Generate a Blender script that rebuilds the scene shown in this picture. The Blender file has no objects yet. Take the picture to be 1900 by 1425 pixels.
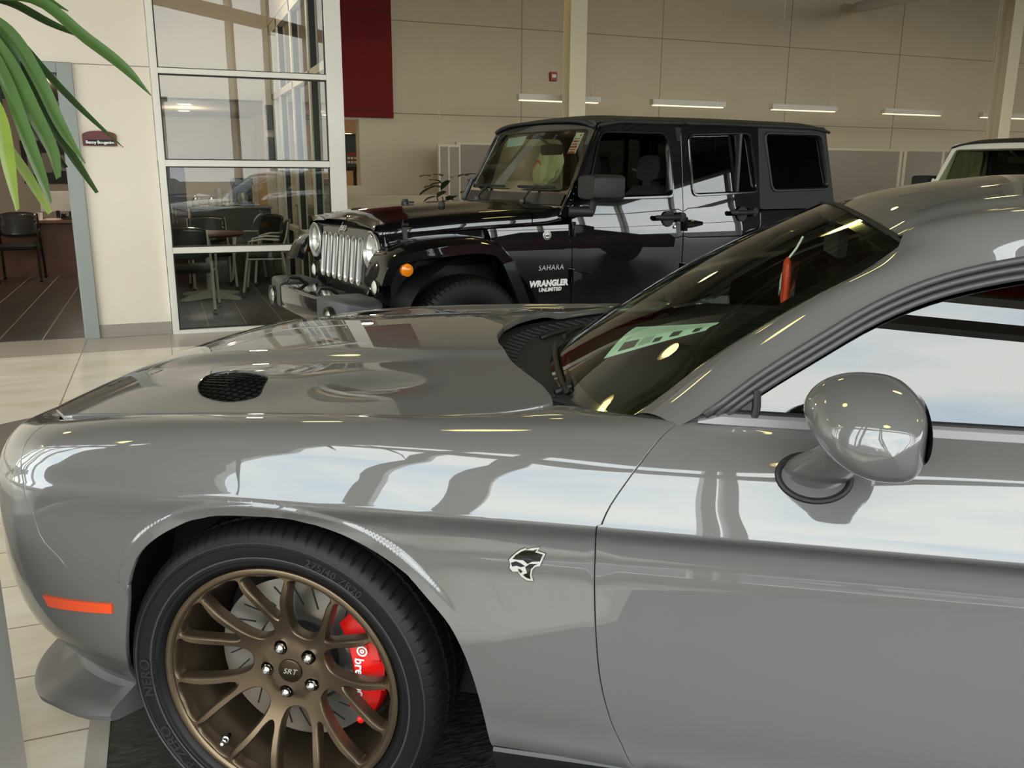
import bpy, bmesh, math, random
from math import pi, sin, cos, radians as rad
from mathutils import Vector, Matrix, Euler
from mathutils.geometry import delaunay_2d_cdt
SC = bpy.context.scene
COL = SC.collection
random.seed(7)
GLZ_D = 1.15; GZ = (.25, 4.55, 5.45); GSP = 1.45; SKY = 6.6; LAMP_ES = 11; STRIP_ES = .9; EXPO = 0.35
WJ_LOC = (7.81, 7.21, 0)
MARKER_UT = [(-.5875,3.0004),(-.381,3.1244),(-.3837,2.9515),(-.5762,2.7873)]
# ---------- helpers ----------
def link(o, parent=None):
    COL.objects.link(o)
    if parent is not None: o.parent = parent
    return o
def empty(name, loc=(0,0,0), rz=0.0, parent=None):
    o = bpy.data.objects.new(name, None); o.empty_display_size = .1
    o.location = loc; o.rotation_euler = (0, 0, rz)
    return link(o, parent)
def tag(o, label=None, cat=None, group=None, kind=None):
    if label: o['label'] = label
    if cat: o['category'] = cat
    if group: o['group'] = group
    if kind: o['kind'] = kind
    return o
class M:
    """collects vertices and faces, then builds ONE mesh object"""
    def __init__(s): s.v = []; s.f = []; s.n = {}; s.mi = []
    def add(s, vs, fs, mi=0, nrm=None):
        k = len(s.v); s.v += [tuple(v) for v in vs]
        for f in fs: s.f.append(tuple(i+k for i in f)); s.mi.append(mi)
        if nrm:
            for i, n in enumerate(nrm): s.n[k+i] = n
        return s
    def box(s, x0, x1, y0, y1, z0, z1, mi=0):
        vs = [(x,y,z) for z in (z0,z1) for y in (y0,y1) for x in (x0,x1)]
        return s.add(vs, [(0,2,3,1),(4,5,7,6),(0,1,5,4),(2,6,7,3),(0,4,6,2),(1,3,7,5)], mi)
    def obox(s, c, ax, ay, az, hx, hy, hz, mi=0):
        c, ax, ay, az = Vector(c), Vector(ax).normalized(), Vector(ay).normalized(), Vector(az).normalized()
        vs = [c + ax*hx*i + ay*hy*j + az*hz*k for k in (-1,1) for j in (-1,1) for i in (-1,1)]
        return s.add(vs, [(0,2,3,1),(4,5,7,6),(0,1,5,4),(2,6,7,3),(0,4,6,2),(1,3,7,5)], mi)
    def tube(s, pts, r, n=10, closed=False, mi=0, caps=True, flat=1.0):
        pts = [Vector(p) for p in pts]; m = len(pts)
        rs = r if isinstance(r, (list, tuple)) else [r]*m
        vs = []; up = None
        for i, p in enumerate(pts):
            a = pts[(i-1) % m] if (closed or i > 0) else p
            b = pts[(i+1) % m] if (closed or i < m-1) else p
            t = (b-a).normalized()
            if up is None:
                up = Vector((0,0,1)) if abs(t.z) < .9 else Vector((1,0,0))
            up = (up - t*up.dot(t))
            up = up.normalized() if up.length > 1e-6 else t.orthogonal().normalized()
            sd = t.cross(up)
            for k in range(n):
                q = 2*pi*k/n; vs.append(p + (up*cos(q)*flat + sd*sin(q))*rs[i])
        fs = []
        for i in range(m if closed else m-1):
            j = (i+1) % m
            for k in range(n):
                fs.append((i*n+k, i*n+(k+1) % n, j*n+(k+1) % n, j*n+k))
        if caps and not closed: fs += [tuple(range(n-1,-1,-1)), tuple(range((m-1)*n, m*n))]
        return s.add(vs, fs, mi)
    def lathe(s, prof, c=(0,0,0), axis='z', n=32, mi=0, a0=0.0, a1=2*pi):
        full = abs(a1-a0-2*pi) < 1e-6; cnt = n if full else n+1
        vs = []
        for k in range(cnt):
            a = a0 + (a1-a0)*k/n
            for r, h in prof:
                if axis == 'z': vs.append((c[0]+r*cos(a), c[1]+r*sin(a), c[2]+h))
                elif axis == 'y': vs.append((c[0]+r*cos(a), c[1]+h, c[2]+r*sin(a)))
                else: vs.append((c[0]+h, c[1]+r*cos(a), c[2]+r*sin(a)))
        L = len(prof); fs = []
        for k in range(n):
            k2 = (k+1) % cnt
            for i in range(L-1): fs.append((k*L+i, k2*L+i, k2*L+i+1, k*L+i+1))
        return s.add(vs, fs, mi)
    def grid(s, fn, nu, nv, mi=0, nf=None):
        vs = [fn(i/nu, j/nv) for i in range(nu+1) for j in range(nv+1)]
        fs = [(i*(nv+1)+j, (i+1)*(nv+1)+j, (i+1)*(nv+1)+j+1, i*(nv+1)+j+1) for i in range(nu) for j in range(nv)]
        return s.add(vs, fs, mi)
    def prism(s, poly, z0, z1, mi=0, tr=None):
        """vertical prism over a plan polygon; tr maps each (x,y,z)"""
        n = len(poly); vs = [(p[0],p[1],z) for z in (z0,z1) for p in poly]
        if tr: vs = [tr(*v) for v in vs]
        fs = [tuple(range(n-1,-1,-1)), tuple(range(n,2*n))] + [(i,(i+1)%n,n+(i+1)%n,n+i) for i in range(n)]
        return s.add(vs, fs, mi)
    def loft(s, secs, closed=True, caps=True, mi=0):
        n = len(secs[0]); vs = [v for q in secs for v in q]; fs = []
        for i in range(len(secs)-1):
            for k in range(n if closed else n-1):
                fs.append((i*n+k, i*n+(k+1)%n, (i+1)*n+(k+1)%n, (i+1)*n+k))
        if caps and closed: fs += [tuple(range(n-1,-1,-1)), tuple(range((len(secs)-1)*n, len(secs)*n))]
        return s.add(vs, fs, mi)
    def build(s, name, mat, parent=None, smooth=False, bevel=0, seg=2, fix=True, angle=35, sub=0, solid=0):
        me = bpy.data.meshes.new(name); me.from_pydata(s.v, [], s.f)
        mats = mat if isinstance(mat, (list, tuple)) else [mat]
        for m in mats: me.materials.append(m)
        if len(mats) > 1: me.polygons.foreach_set('material_index', s.mi)
        if fix and not s.n:
            bm = bmesh.new(); bm.from_mesh(me); bmesh.ops.recalc_face_normals(bm, faces=bm.faces); bm.to_mesh(me); bm.free()
        me.update()
        if smooth or s.n:
            me.polygons.foreach_set('use_smooth', [True]*len(me.polygons))
            if not s.n and smooth != 'all': me.set_sharp_from_angle(angle=rad(angle))
        if s.n:
            me.normals_split_custom_set_from_vertices([s.n.get(i, (0,0,1)) for i in range(len(me.vertices))])
        o = link(bpy.data.objects.new(name, me), parent)
        if solid:
            md = o.modifiers.new('solid', 'SOLIDIFY'); md.thickness = solid; md.offset = -1
        if bevel:
            md = o.modifiers.new('bevel', 'BEVEL'); md.width = bevel; md.segments = seg; md.limit_method = 'ANGLE'; md.angle_limit = rad(32)
            md.harden_normals = False
        if sub:
            md = o.modifiers.new('sub', 'SUBSURF'); md.levels = sub; md.render_levels = sub
        return o
def cubic(pts, n=6, closed=False):
    """catmull-rom resample of a 2-D/3-D polyline"""
    P = [tuple(p) for p in pts]; m = len(P); out = []
    rng = range(m if closed else m-1)
    for i in rng:
        p1, p2 = P[i], P[(i+1) % m]
        p0 = P[(i-1) % m] if closed or i > 0 else tuple(2*a-b for a, b in zip(p1, p2))
        p3 = P[(i+2) % m] if closed or i < m-2 else tuple(2*b-a for a, b in zip(p1, p2))
        d0 = math.dist(p0, p1) or 1e-9; d1 = math.dist(p1, p2) or 1e-9; d2 = math.dist(p2, p3) or 1e-9
        for k in range(n):
            f = k/n; q = []
            for a0, a1, a2, a3 in zip(p0, p1, p2, p3):
                m1 = ((a1-a0)/d0*d1 + (a2-a1)/d1*d0)/(d0+d1)*d1; m2 = ((a2-a1)/d1*d2 + (a3-a2)/d2*d1)/(d1+d2)*d1
                q.append(a1*(1+2*f)*(1-f)**2 + m1*f*(1-f)**2 + a2*f*f*(3-2*f) + m2*f*f*(f-1))
            out.append(tuple(q))
    if not closed: out.append(P[-1])
    return out
def resample(poly, step):
    """even spacing along a closed polygon, keeping its corners"""
    out = []
    for i in range(len(poly)):
        a, b = poly[i], poly[(i+1) % len(poly)]
        n = max(1, int(math.dist(a, b)/step))
        out += [tuple(x+(y-x)*k/n for x, y in zip(a, b)) for k in range(n)]
    return out
def inside(p, poly):
    c = False; x, y = p; j = len(poly)-1
    for i in range(len(poly)):
        xi, yi = poly[i]; xj, yj = poly[j]
        if (yi > y) != (yj > y) and x < (xj-xi)*(y-yi)/(yj-yi)+xi: c = not c
        j = i
    return c
def area2(poly): return sum(poly[i-1][0]*poly[i][1]-poly[i][0]*poly[i-1][1] for i in range(len(poly)))/2
def dist_poly(p, poly, lim):
    best = lim
    for i in range(len(poly)):
        ax, ay = poly[i-1]; bx, by = poly[i]
        if min(ax,bx)-best > p[0] or max(ax,bx)+best < p[0] or min(ay,by)-best > p[1] or max(ay,by)+best < p[1]: continue
        L = (bx-ax)**2+(by-ay)**2; t = 0 if L == 0 else max(0, min(1, ((p[0]-ax)*(bx-ax)+(p[1]-ay)*(by-ay))/L))
        best = min(best, math.hypot(p[0]-ax-t*(bx-ax), p[1]-ay-t*(by-ay)))
    return best
def fill(outer, holes=(), step=.03, xs=None, ys=None, extra=()):
    """triangulate a plan region with an even inner lattice; returns points, triangles, loops (as index lists)"""
    loops = [outer]+list(holes); V = []; E = []
    for lp in loops:
        k = len(V); V += [Vector(p) for p in lp]; E += [(k+i, k+(i+1) % len(lp)) for i in range(len(lp))]
    x0 = min(p[0] for p in outer); x1 = max(p[0] for p in outer); y0 = min(p[1] for p in outer); y1 = max(p[1] for p in outer)
    xs = xs or [x0+step*(i+.5) for i in range(int((x1-x0)/step)+1)]
    ys = ys or [y0+step*(i+.5) for i in range(int((y1-y0)/step)+1)]
    for e_ in extra:
        if inside(e_, outer) and dist_poly(e_, outer, .01) > .003: V.append(Vector(e_))
    for x in xs:
        for y in ys:
            if inside((x,y), outer) and not any(inside((x,y), h) for h in holes) and all(dist_poly((x,y), lp, step*.45) >= step*.4 for lp in loops):
                V.append(Vector((x,y)))
    r = delaunay_2d_cdt(V, E, [], 0, 1e-7)
    rv = r[0]; rf = []
    for f in r[2]:
        c = (sum(rv[i][0] for i in f)/len(f), sum(rv[i][1] for i in f)/len(f))
        if inside(c, outer) and not any(inside(c, h) for h in holes): rf.append(tuple(f))
    om = {}
    for i, o in enumerate(r[3]):
        for k in o: om[k] = i
    li = []; k = 0
    for lp in loops: li.append([om.get(k+i, 0) for i in range(len(lp))]); k += len(lp)
    return [tuple(v) for v in rv], rf, li
def panel(name, outer, mp, nf, mat, parent, holes=(), step=.03, xs=None, ys=None, flange=.014, lip=.0022, flip=1, extra=()):
    """a thin body panel: plan region mapped by mp to space with exact normals nf, and edges turned inward"""
    V, F, L = fill(outer, holes, step, xs, ys, extra)
    P = [Vector(mp(*v)) for v in V]; N = [Vector(nf(*v))*flip for v in V]
    m = M(); FF = []
    for f in F:
        g = (P[f[1]]-P[f[0]]).cross(P[f[2]]-P[f[0]])
        FF.append(f if g.dot(N[f[0]]) > 0 else f[::-1])
    m.add(P, FF, 0, [tuple(n) for n in N])
    if flange:
        for li in L:
            n = len(li); ring = [[], [], []]; nr = [[], [], []]
            pts = [P[i] for i in li]; ar = area2([V[i] for i in li])
            cen = None
            for k, i in enumerate(li):
                t = pts[(k+1) % n]-pts[k-1]; sd = t.cross(N[i]); sd = sd.normalized() if sd.length > 1e-9 else Vector((0,0,0))
                ring[0].append(P[i]); ring[1].append((P[i]-N[i]*lip, sd)); ring[2].append((P[i]-N[i]*flange, sd))
                nr[0].append(N[i])
            # make the side direction point away from the panel
            k0 = max(range(n), key=lambda k: V[li[k]][0])
            out2 = Vector(mp(V[li[k0]][0]+1e-3, V[li[k0]][1]))-P[li[k0]]
            sg = 1 if out2.dot(ring[1][k0][1]) > 0 else -1
            if li is not L[0]: sg = -sg
            vs = []; ns = []
            for k, i in enumerate(li):
                sd = ring[1][k][1]*sg
                vs += [P[i], P[i]-N[i]*lip+sd*lip*.6, P[i]-N[i]*flange]
                ns += [N[i], (N[i]*.5+sd).normalized(), sd]
            fs = []
            for k in range(n):
                a, b = k*3, ((k+1) % n)*3
                for q in (0, 1): fs.append((a+q, b+q, b+q+1, a+q+1))
            # winding
            f = fs[0]; g = (Vector(vs[f[1]])-Vector(vs[f[0]])).cross(Vector(vs[f[2]])-Vector(vs[f[0]]))
            f1 = fs[1]; g1 = (Vector(vs[f1[1]])-Vector(vs[f1[0]])).cross(Vector(vs[f1[2]])-Vector(vs[f1[0]]))
            if g1.dot(ns[f1[0]+1]) < 0: fs = [q[::-1] for q in fs]
            m.add(vs, fs, 0, [tuple(q) for q in ns])
    return m.build(name, mat, parent, smooth=True)
def text_mesh(body, size=1.0, depth=.0, bold=0.0, shear=0.0, sp=1.0, align='CENTER'):
    """flat lettering as (verts, faces) in its own plane, from Blender's built-in font"""
    cu = bpy.data.curves.new('lettering', 'FONT'); cu.body = body; cu.size = size; cu.extrude = depth; cu.offset = bold; cu.shear = shear
    cu.space_character = sp; cu.align_x = align; cu.align_y = 'CENTER'; cu.resolution_u = 3
    o = bpy.data.objects.new('lettering', cu); COL.objects.link(o)
    dg = bpy.context.evaluated_depsgraph_get(); dg.update()
    me = bpy.data.meshes.new_from_object(o.evaluated_get(dg))
    v = [tuple(q.co) for q in me.vertices]; f = [tuple(p.vertices) for p in me.polygons]
    bpy.data.objects.remove(o); bpy.data.curves.remove(cu); bpy.data.meshes.remove(me)
    return v, f
def lettering(name, body, mat, mp, parent=None, size=.05, depth=.001, **kw):
    v, f = text_mesh(body, size, depth, **kw)
    return M().add([mp(*q) for q in v], f).build(name, mat, parent)
def rrect(w, h, r, n=5):
    out = []
    for cx, cy, a in ((w-r,h-r,0),(-w+r,h-r,90),(-w+r,-h+r,180),(w-r,-h+r,270)):
        for k in range(n+1):
            q = rad(a+90*k/n); out.append((cx+r*cos(q), cy+r*sin(q)))
    return out
# ---------- materials ----------
def lin(c): return tuple(((v/255)/12.92 if v/255 <= .04045 else ((v/255+.055)/1.055)**2.4) for v in c)
def mat(name, rgb, rough=.5, metal=0.0, coat=0.0, spec=.5, emit=None, es=0.0, coat_rough=.03, ior=1.5, coat_ior=1.5, bump=0.0, bscale=200, noise=0.0, nscale=20, alpha=None):
    m = bpy.data.materials.new(name); m.use_nodes = True; nt = m.node_tree; b = nt.nodes['Principled BSDF']
    c = lin(rgb)
    b.inputs['Base Color'].default_value = (*c, 1); b.inputs['Roughness'].default_value = rough; b.inputs['Metallic'].default_value = metal
    b.inputs['Coat Weight'].default_value = coat; b.inputs['Coat Roughness'].default_value = coat_rough; b.inputs['Specular IOR Level'].default_value = spec
    b.inputs['IOR'].default_value = ior; b.inputs['Coat IOR'].default_value = coat_ior
    if emit: b.inputs['Emission Color'].default_value = (*lin(emit), 1); b.inputs['Emission Strength'].default_value = es
    if bump or noise:
        tc = nt.nodes.new('ShaderNodeTexCoord'); nz = nt.nodes.new('ShaderNodeTexNoise')
        nz.inputs['Scale'].default_value = nscale if noise else bscale; nz.inputs['Detail'].default_value = 5
        nt.links.new(tc.outputs['Object'], nz.inputs['Vector'])
        if noise:
            rp = nt.nodes.new('ShaderNodeValToRGB')
            rp.color_ramp.elements[0].position = .3; rp.color_ramp.elements[1].position = .7
            rp.color_ramp.elements[0].color = (*[v*(1-noise) for v in c], 1); rp.color_ramp.elements[1].color = (*[min(1, v*(1+noise)) for v in c], 1)
            nt.links.new(nz.outputs['Fac'], rp.inputs['Fac']); nt.links.new(rp.outputs['Color'], b.inputs['Base Color'])
        if bump:
            n2 = nt.nodes.new('ShaderNodeTexNoise'); n2.inputs['Scale'].default_value = bscale; n2.inputs['Detail'].default_value = 3
            nt.links.new(tc.outputs['Object'], n2.inputs['Vector'])
            bp = nt.nodes.new('ShaderNodeBump'); bp.inputs['Strength'].default_value = bump; bp.inputs['Distance'].default_value = .002
            nt.links.new(n2.outputs['Fac'], bp.inputs['Height']); nt.links.new(bp.outputs['Normal'], b.inputs['Normal'])
    return m
def glass(name, tint=(255,255,255), ior=1.5, rough=0.0, refl=1.0):
    """thin pane: tinted see-through plus fresnel reflection"""
    m = bpy.data.materials.new(name); m.use_nodes = True; nt = m.node_tree; nt.nodes.clear()
    out = nt.nodes.new('ShaderNodeOutputMaterial'); mx = nt.nodes.new('ShaderNodeMixShader')
    tr = nt.nodes.new('ShaderNodeBsdfTransparent'); gl = nt.nodes.new('ShaderNodeBsdfGlossy'); fr = nt.nodes.new('ShaderNodeFresnel')
    tr.inputs['Color'].default_value = (*lin(tint), 1); gl.inputs['Roughness'].default_value = rough; gl.inputs['Color'].default_value = (refl, refl, refl, 1)
    geo = nt.nodes.new('ShaderNodeNewGeometry'); mi = nt.nodes.new('ShaderNodeMix'); mi.data_type = 'FLOAT'
    mi.inputs[2].default_value = ior; mi.inputs[3].default_value = 1/ior
    fr.inputs['IOR'].default_value = ior
    # same fresnel from both sides of a thin pane
    nt.links.new(geo.outputs['Backfacing'], mi.inputs[0]); nt.links.new(mi.outputs[0], fr.inputs['IOR'])
    nt.links.new(fr.outputs[0], mx.inputs[0]); nt.links.new(tr.outputs[0], mx.inputs[1]); nt.links.new(gl.outputs[0], mx.inputs[2])
    nt.links.new(mx.outputs[0], out.inputs['Surface'])
    return m
# ---------- smooth body surfaces of the coupe (car frame: x to the rear, y to the right, z up) ----------
class Sp:
    """cubic hermite through points, finite-difference tangents, linear beyond the ends"""
    def __init__(s, pts):
        s.x = [p[0] for p in pts]; s.y = [p[1] for p in pts]; n = len(pts)
        d = [(s.y[i+1]-s.y[i])/(s.x[i+1]-s.x[i]) for i in range(n-1)]
        s.m = [d[0]] + [0]*(n-2) + [d[-1]]
        for i in range(1, n-1):
            a = s.x[i]-s.x[i-1]; b = s.x[i+1]-s.x[i]
            s.m[i] = (d[i-1]*b + d[i]*a)/(a+b)
    def __call__(s, x):
        X = s.x
        if x <= X[0]: return s.y[0] + s.m[0]*(x-X[0])
        if x >= X[-1]: return s.y[-1] + s.m[-1]*(x-X[-1])
        lo, hi = 0, len(X)-1
        while hi-lo > 1:
            k = (lo+hi)//2
            if X[k] <= x: lo = k
            else: hi = k
        h = X[hi]-X[lo]; t = (x-X[lo])/h
        return (s.y[lo]*(1+2*t)*(1-t)**2 + s.m[lo]*h*t*(1-t)**2 + s.y[hi]*t*t*(3-2*t) + s.m[hi]*h*t*t*(t-1))
def sst(a, b, x):
    t = min(1.0, max(0.0, (x-a)/(b-a))); return t*t*(3-2*t)
PLAN = [(4.04,.55),(3.98,.76),(3.86,.86),(3.5,.905),(3.0,.945),(2.2,.958),(1.4,.962),(.68,.962),(.2,.960),(-.15,.957),(-.35,.950),(-.48,.937),(-.60,.909),(-.70,.863),(-.775,.795),(-.83,.71),(-.87,.58),(-.90,.35),(-.91,0.0)]
_u = [0.0]
for _i in range(1, len(PLAN)): _u.append(_u[-1] - math.hypot(PLAN[_i][0]-PLAN[_i-1][0], PLAN[_i][1]-PLAN[_i-1][1]))
_o = [u for u, p in zip(_u, PLAN) if p[0] == .2][0]
_u = [u - _o + .2 for u in _u]
PX = Sp(sorted(zip(_u, [p[0] for p in PLAN]))); PW = Sp(sorted(zip(_u, [p[1] for p in PLAN])))
U_FRONT = min(_u); U_REAR = max(_u)
def row(*p): return Sp(list(p))
# inset from the widest plan line, one spline over u for each of 14 profile rows
INS = [row((-1.6,.06),(-.75,.13),(-.45,.12),(.2,.075),(4,.09)), row((-1.6,.05),(-.75,.085),(-.45,.08),(.2,.048),(4,.07)),
       row((-1.6,.03),(-.75,.035),(-.45,.032),(.2,.020),(4,.03)), row((-1.6,.0),(-.75,.006),(-.45,.010),(.2,.011),(4,.02)),
       row((-1.6,.0),(-.75,.0),(-.45,.006),(.2,.016),(4,.016)), row((-1.6,.0),(-.75,.001),(-.45,.003),(.0,.014),(4,.014)),
       row((-1.6,.006),(-.75,.006),(-.45,.002),(-.05,.0),(4,.0)), row((-1.6,.008),(-.75,.009),(-.45,.006),(-.05,.0028),(4,.0028)),
       row((-1.6,.012),(-.75,.022),(-.45,.020),(0,.021),(4,.0245)), row((-1.6,.015),(-.75,.042),(-.45,.041),(0,.042),(.5,.046),(.85,.050),(1.05,.049),(1.5,.045),(2.2,.045),(4,.045)),
       row((-1.6,.018),(-.75,.068),(-.45,.070),(0,.066),(.5,.075),(.85,.085),(1.05,.081),(1.5,.071),(2.2,.071),(4,.071)), row((-1.6,.022),(-.75,.10),(-.45,.105),(0,.10),(.5,.107),(.85,.112),(1.05,.109),(1.5,.099),(2.2,.099),(4,.099)),
       row((-1.6,.026),(-.75,.13),(-.45,.145),(0,.143),(.45,.152),(.58,.172),(.74,.148),(.86,.124),(1.05,.121),(1.5,.117),(2.2,.117),(4,.117)),
       row((-1.6,.03),(-.75,.16),(-.45,.185),(0,.19),(.4,.195),(.50,.225),(.56,.262),(.65,.232),(.76,.190),(.83,.142),(.88,.134),(1.05,.134),(1.3,.134),(4,.134))]
ZR = [row((-1.6,.25),(-.75,.25),(-.45,.24),(.2,.262),(4,.262)), row((-1.6,.30),(-.75,.31),(-.45,.30),(.2,.285),(4,.285)),
      row((-1.6,.38),(-.75,.39),(-.45,.37),(.2,.37),(4,.38)), row((-1.6,.50),(-.75,.50),(-.45,.50),(.2,.51),(4,.51)),
      row((-1.6,.60),(-.75,.60),(-.45,.63),(.2,.66),(4,.66)), row((-1.6,.68),(-.75,.69),(-.45,.72),(.0,.748),(4,.75)),
      row((-1.6,.72),(-.75,.753),(-.45,.778),(-.1,.803),(.2,.8055),(4,.807)), row((-1.6,.73),(-.75,.763),(-.45,.786),(-.1,.809),(.2,.8105),(4,.812)),
      row((-1.6,.75),(-.75,.80),(-.45,.828),(0,.850),(.5,.855),(.85,.86),(1.05,.86),(1.3,.86),(4,.86)), row((-1.6,.77),(-.75,.83),(-.45,.862),(0,.888),(.5,.895),(.85,.905),(1.05,.905),(1.3,.905),(4,.905)),
      row((-1.6,.785),(-.75,.852),(-.45,.886),(0,.916),(.5,.930),(.85,.945),(1.05,.945),(1.3,.945),(4,.945)), row((-1.6,.79),(-.75,.862),(-.45,.899),(0,.932),(.5,.952),(.85,.970),(1.05,.970),(1.3,.970),(4,.970)),
      row((-1.6,.795),(-.75,.862),(-.45,.901),(0,.936),(.5,.961),(.85,.981),(1.05,.981),(1.3,.981),(4,.981)), row((-1.6,.80),(-.75,.857),(-.45,.896),(-.34,.905),(-.07,.925),(.18,.940),(.42,.952),(.56,.963),(.76,.970),(.86,.986),(1.05,.986),(1.3,.986),(4,.986))]
ARCHXZ = [(-.329,.571),(-.323,.597),(-.302,.638),(-.271,.673),(-.203,.718),(-.143,.744),(-.067,.759),(.017,.763),(.097,.755),(.156,.741),(.215,.718),(.275,.684),(.315,.652),(.354,.613),(.382,.579),(.413,.521),(.437,.46),(.464,.342)]
ARCHD = cubic(ARCHXZ, 3) if 'cubic' in globals() else ARCHXZ
def arch_dist(x, z):                     # distance to the edge of the wheel opening
    if not (-.45 < x < .58 and .25 < z < .86): return 1.0
    best = 1.0
    for i in range(len(ARCHD)-1):
        ax, az = ARCHD[i]; bx, bz_ = ARCHD[i+1]; L = (bx-ax)**2+(bz_-az)**2
        t = max(0, min(1, ((x-ax)*(bx-ax)+(z-az)*(bz_-az))/L)); best = min(best, math.hypot(x-ax-t*(bx-ax), z-az-t*(bz_-az)))
    return best
def rows_at(u): return [(INS[k](u), ZR[k](u)) for k in range(14)]
_rc = {}
def profile(u, t):
    key = round(u, 6); R = _rc.get(key)
    if R is None:
        R = rows_at(u); _rc[key] = R
        if len(_rc) > 20000: _rc.clear()
    t = min(12.99999, max(0.0, t)); i = int(t); f = t-i
    p1, p2 = R[i], R[i+1]
    p0 = R[i-1] if i > 0 else (2*p1[0]-p2[0], 2*p1[1]-p2[1])
    p3 = R[i+2] if i < 12 else (2*p2[0]-p1[0], 2*p2[1]-p1[1])
    d01 = math.hypot(p1[0]-p0[0], p1[1]-p0[1]); d12 = math.hypot(p2[0]-p1[0], p2[1]-p1[1]); d23 = math.hypot(p3[0]-p2[0], p3[1]-p2[1])
    out = []
    for k in (0, 1):
        a = (p1[k]-p0[k])/max(d01,1e-9); b = (p2[k]-p1[k])/max(d12,1e-9); c = (p3[k]-p2[k])/max(d23,1e-9)
        m1 = (a*d12+b*d01)/(d01+d12)*d12; m2 = (b*d23+c*d12)/(d12+d23)*d12
        out.append(p1[k]*(1+2*f)*(1-f)**2 + m1*f*(1-f)**2 + p2[k]*f*f*(3-2*f) + m2*f*f*(f-1))
    return out
def S(u, t):
    """left side of the body: (u along the car and round the nose, t up the side)"""
    ins, z = profile(u, t)
    e = 1e-3; dx = PX(u+e)-PX(u-e); dw = PW(u+e)-PW(u-e); L = math.hypot(dx, dw)
    nx, nw = -dw/L, dx/L          # outward normal in plan (x, w)
    x, w = PX(u), PW(u)
    ins -= .0065*(1-sst(.021, .033, arch_dist(x, z)))*(1-sst(9, 11, t))*(1-sst(.33, .42, x))*sst(.50, .58, z)
    return (x - nx*ins, -(w - nw*ins), z)
def Sn(u, t):
    e = 1e-3
    t = min(12.995, max(.005, t))
    a = S(u+e, t); b = S(u-e, t); c = S(u, min(12.9999, t+e*4)); d = S(u, t-e*4)
    p = [a[i]-b[i] for i in range(3)]; q = [c[i]-d[i] for i in range(3)]
    n = (p[1]*q[2]-p[2]*q[1], p[2]*q[0]-p[0]*q[2], p[0]*q[1]-p[1]*q[0])
    L = math.sqrt(sum(v*v for v in n)); return tuple(v/L for v in n)
# hood: height over the plan
HZ = Sp([(-.95,.72),(-.88,.765),(-.80,.81),(-.70,.853),(-.60,.877),(-.45,.896),(-.34,.905),(-.07,.925),(.18,.940),(.42,.952),(.56,.963)])
HGAP = Sp([(-1.0,.60),(-.62,.745),(-.5,.758),(-.3,.765),(0,.770),(.4,.765),(.50,.735),(.56,.70)])
def Hd(x, y):
    a = abs(y)
    z = HZ(x) + .047*(1-(a/.77)**2)
    dome = (1-sst(.30, .40, a)) * sst(-.78, -.45, x) * .015
    # heat-extractor hump in front of and around the vent, with a valley running back from it
    cx, cy = -.215, -.57
    hum = math.exp(-((x-cx)/.17)**2 - ((a+cy)/.10)**2)*.016
    val = math.exp(-((x-.09)/.12)**2 - ((a-.575)/.060)**2)*-.016
    return z + dome + hum + val
def Gy(z): 
    d = z-.985; return .828 - .364*d - .414*d*d      # half width of the side glass at height z
PAINT = mat('grey_paint', (90,89,87), .5, coat=1.0, coat_rough=.012, spec=.2, coat_ior=1.72)
BLACKP = mat('black_paint', (5,6,8), .4, coat=1.0, coat_rough=.012, spec=.05, coat_ior=1.62)
WHITEP = mat('white_paint', (238,234,224), .4, coat=1.0, coat_rough=.02)
TRIM = mat('black_plastic', (26,26,27), .55, bump=.25, bscale=900)
HARDTOP = mat('textured_black_hardtop', (32,33,33), .62, bump=.35, bscale=700)
SATIN = mat('satin_black', (22,22,22), .38)
GLOSSB = mat('gloss_black', (10,10,11), .12, coat=.6)
DARKGREY = mat('dark_grey_plastic', (98,96,95), .46, bump=.15, bscale=800)
BUMPG = mat('bumper_plastic', (60,60,61), .5, bump=.15, bscale=800)
SEAL = mat('window_rubber', (60,58,59), .45)
SEALD = mat('dark_rubber', (12,12,12), .6)
MOULD = mat('grey_moulding', (120,117,118), .35, spec=.6)
RUBBER = mat('tyre_rubber', (17,17,17), .5, spec=.25, bump=.08, bscale=300)
RUBBERL = mat('tyre_lettering', (34,34,34), .3)
RINGG = mat('tyre_ring_grey', (50,50,51), .5)
BRONZE = mat('bronze_alloy', (106,91,73), .36, metal=.85, spec=.5, noise=.05, nscale=300)
BRONZED = mat('dark_bronze_alloy', (72,60,46), .32, metal=.85)
CHROME = mat('chrome', (225,225,225), .12, metal=1.0)
STEEL = mat('brake_steel', (150,146,140), .32, metal=.9)
IRON = mat('dark_iron', (38,37,36), .5, metal=.4)
RED = mat('red_caliper_paint', (214,20,18), .3, coat=.7)
WHITE = mat('white_lettering', (235,232,228), .5)
SILVER = mat('silver_emblem', (205,203,198), .32, metal=.7)
ORANGE = mat('orange_lens', (226,78,26), .25, coat=.6, spec=.6)
AMBER = mat('amber_lens', (246,138,18), .2, coat=.6)
WSGLASS = glass('windscreen_glass', (230,240,226), 1.75)
DOORGLASS = glass('door_glass', (66,80,76), 1.85)
JEEPGLASS = glass('jeep_windscreen_glass', (190,198,178), 1.6)
PRIVACY = glass('privacy_glass', (38,40,42), 1.55)
CLEAR = glass('clear_glass', (235,240,236), 1.5)
CABIN = mat('cabin_black', (20,20,19), .7, bump=.3, bscale=400)
LEATHER = mat('red_leather', (96,18,16), .5)
PAPER = mat('pale_green_paper', (214,246,226), .7)
INK = mat('dark_ink', (40,44,42), .7)
PRED = mat('red_print', (196,62,50), .6)
STRH = mat('strip_housing', (206,200,188), .45)
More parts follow.
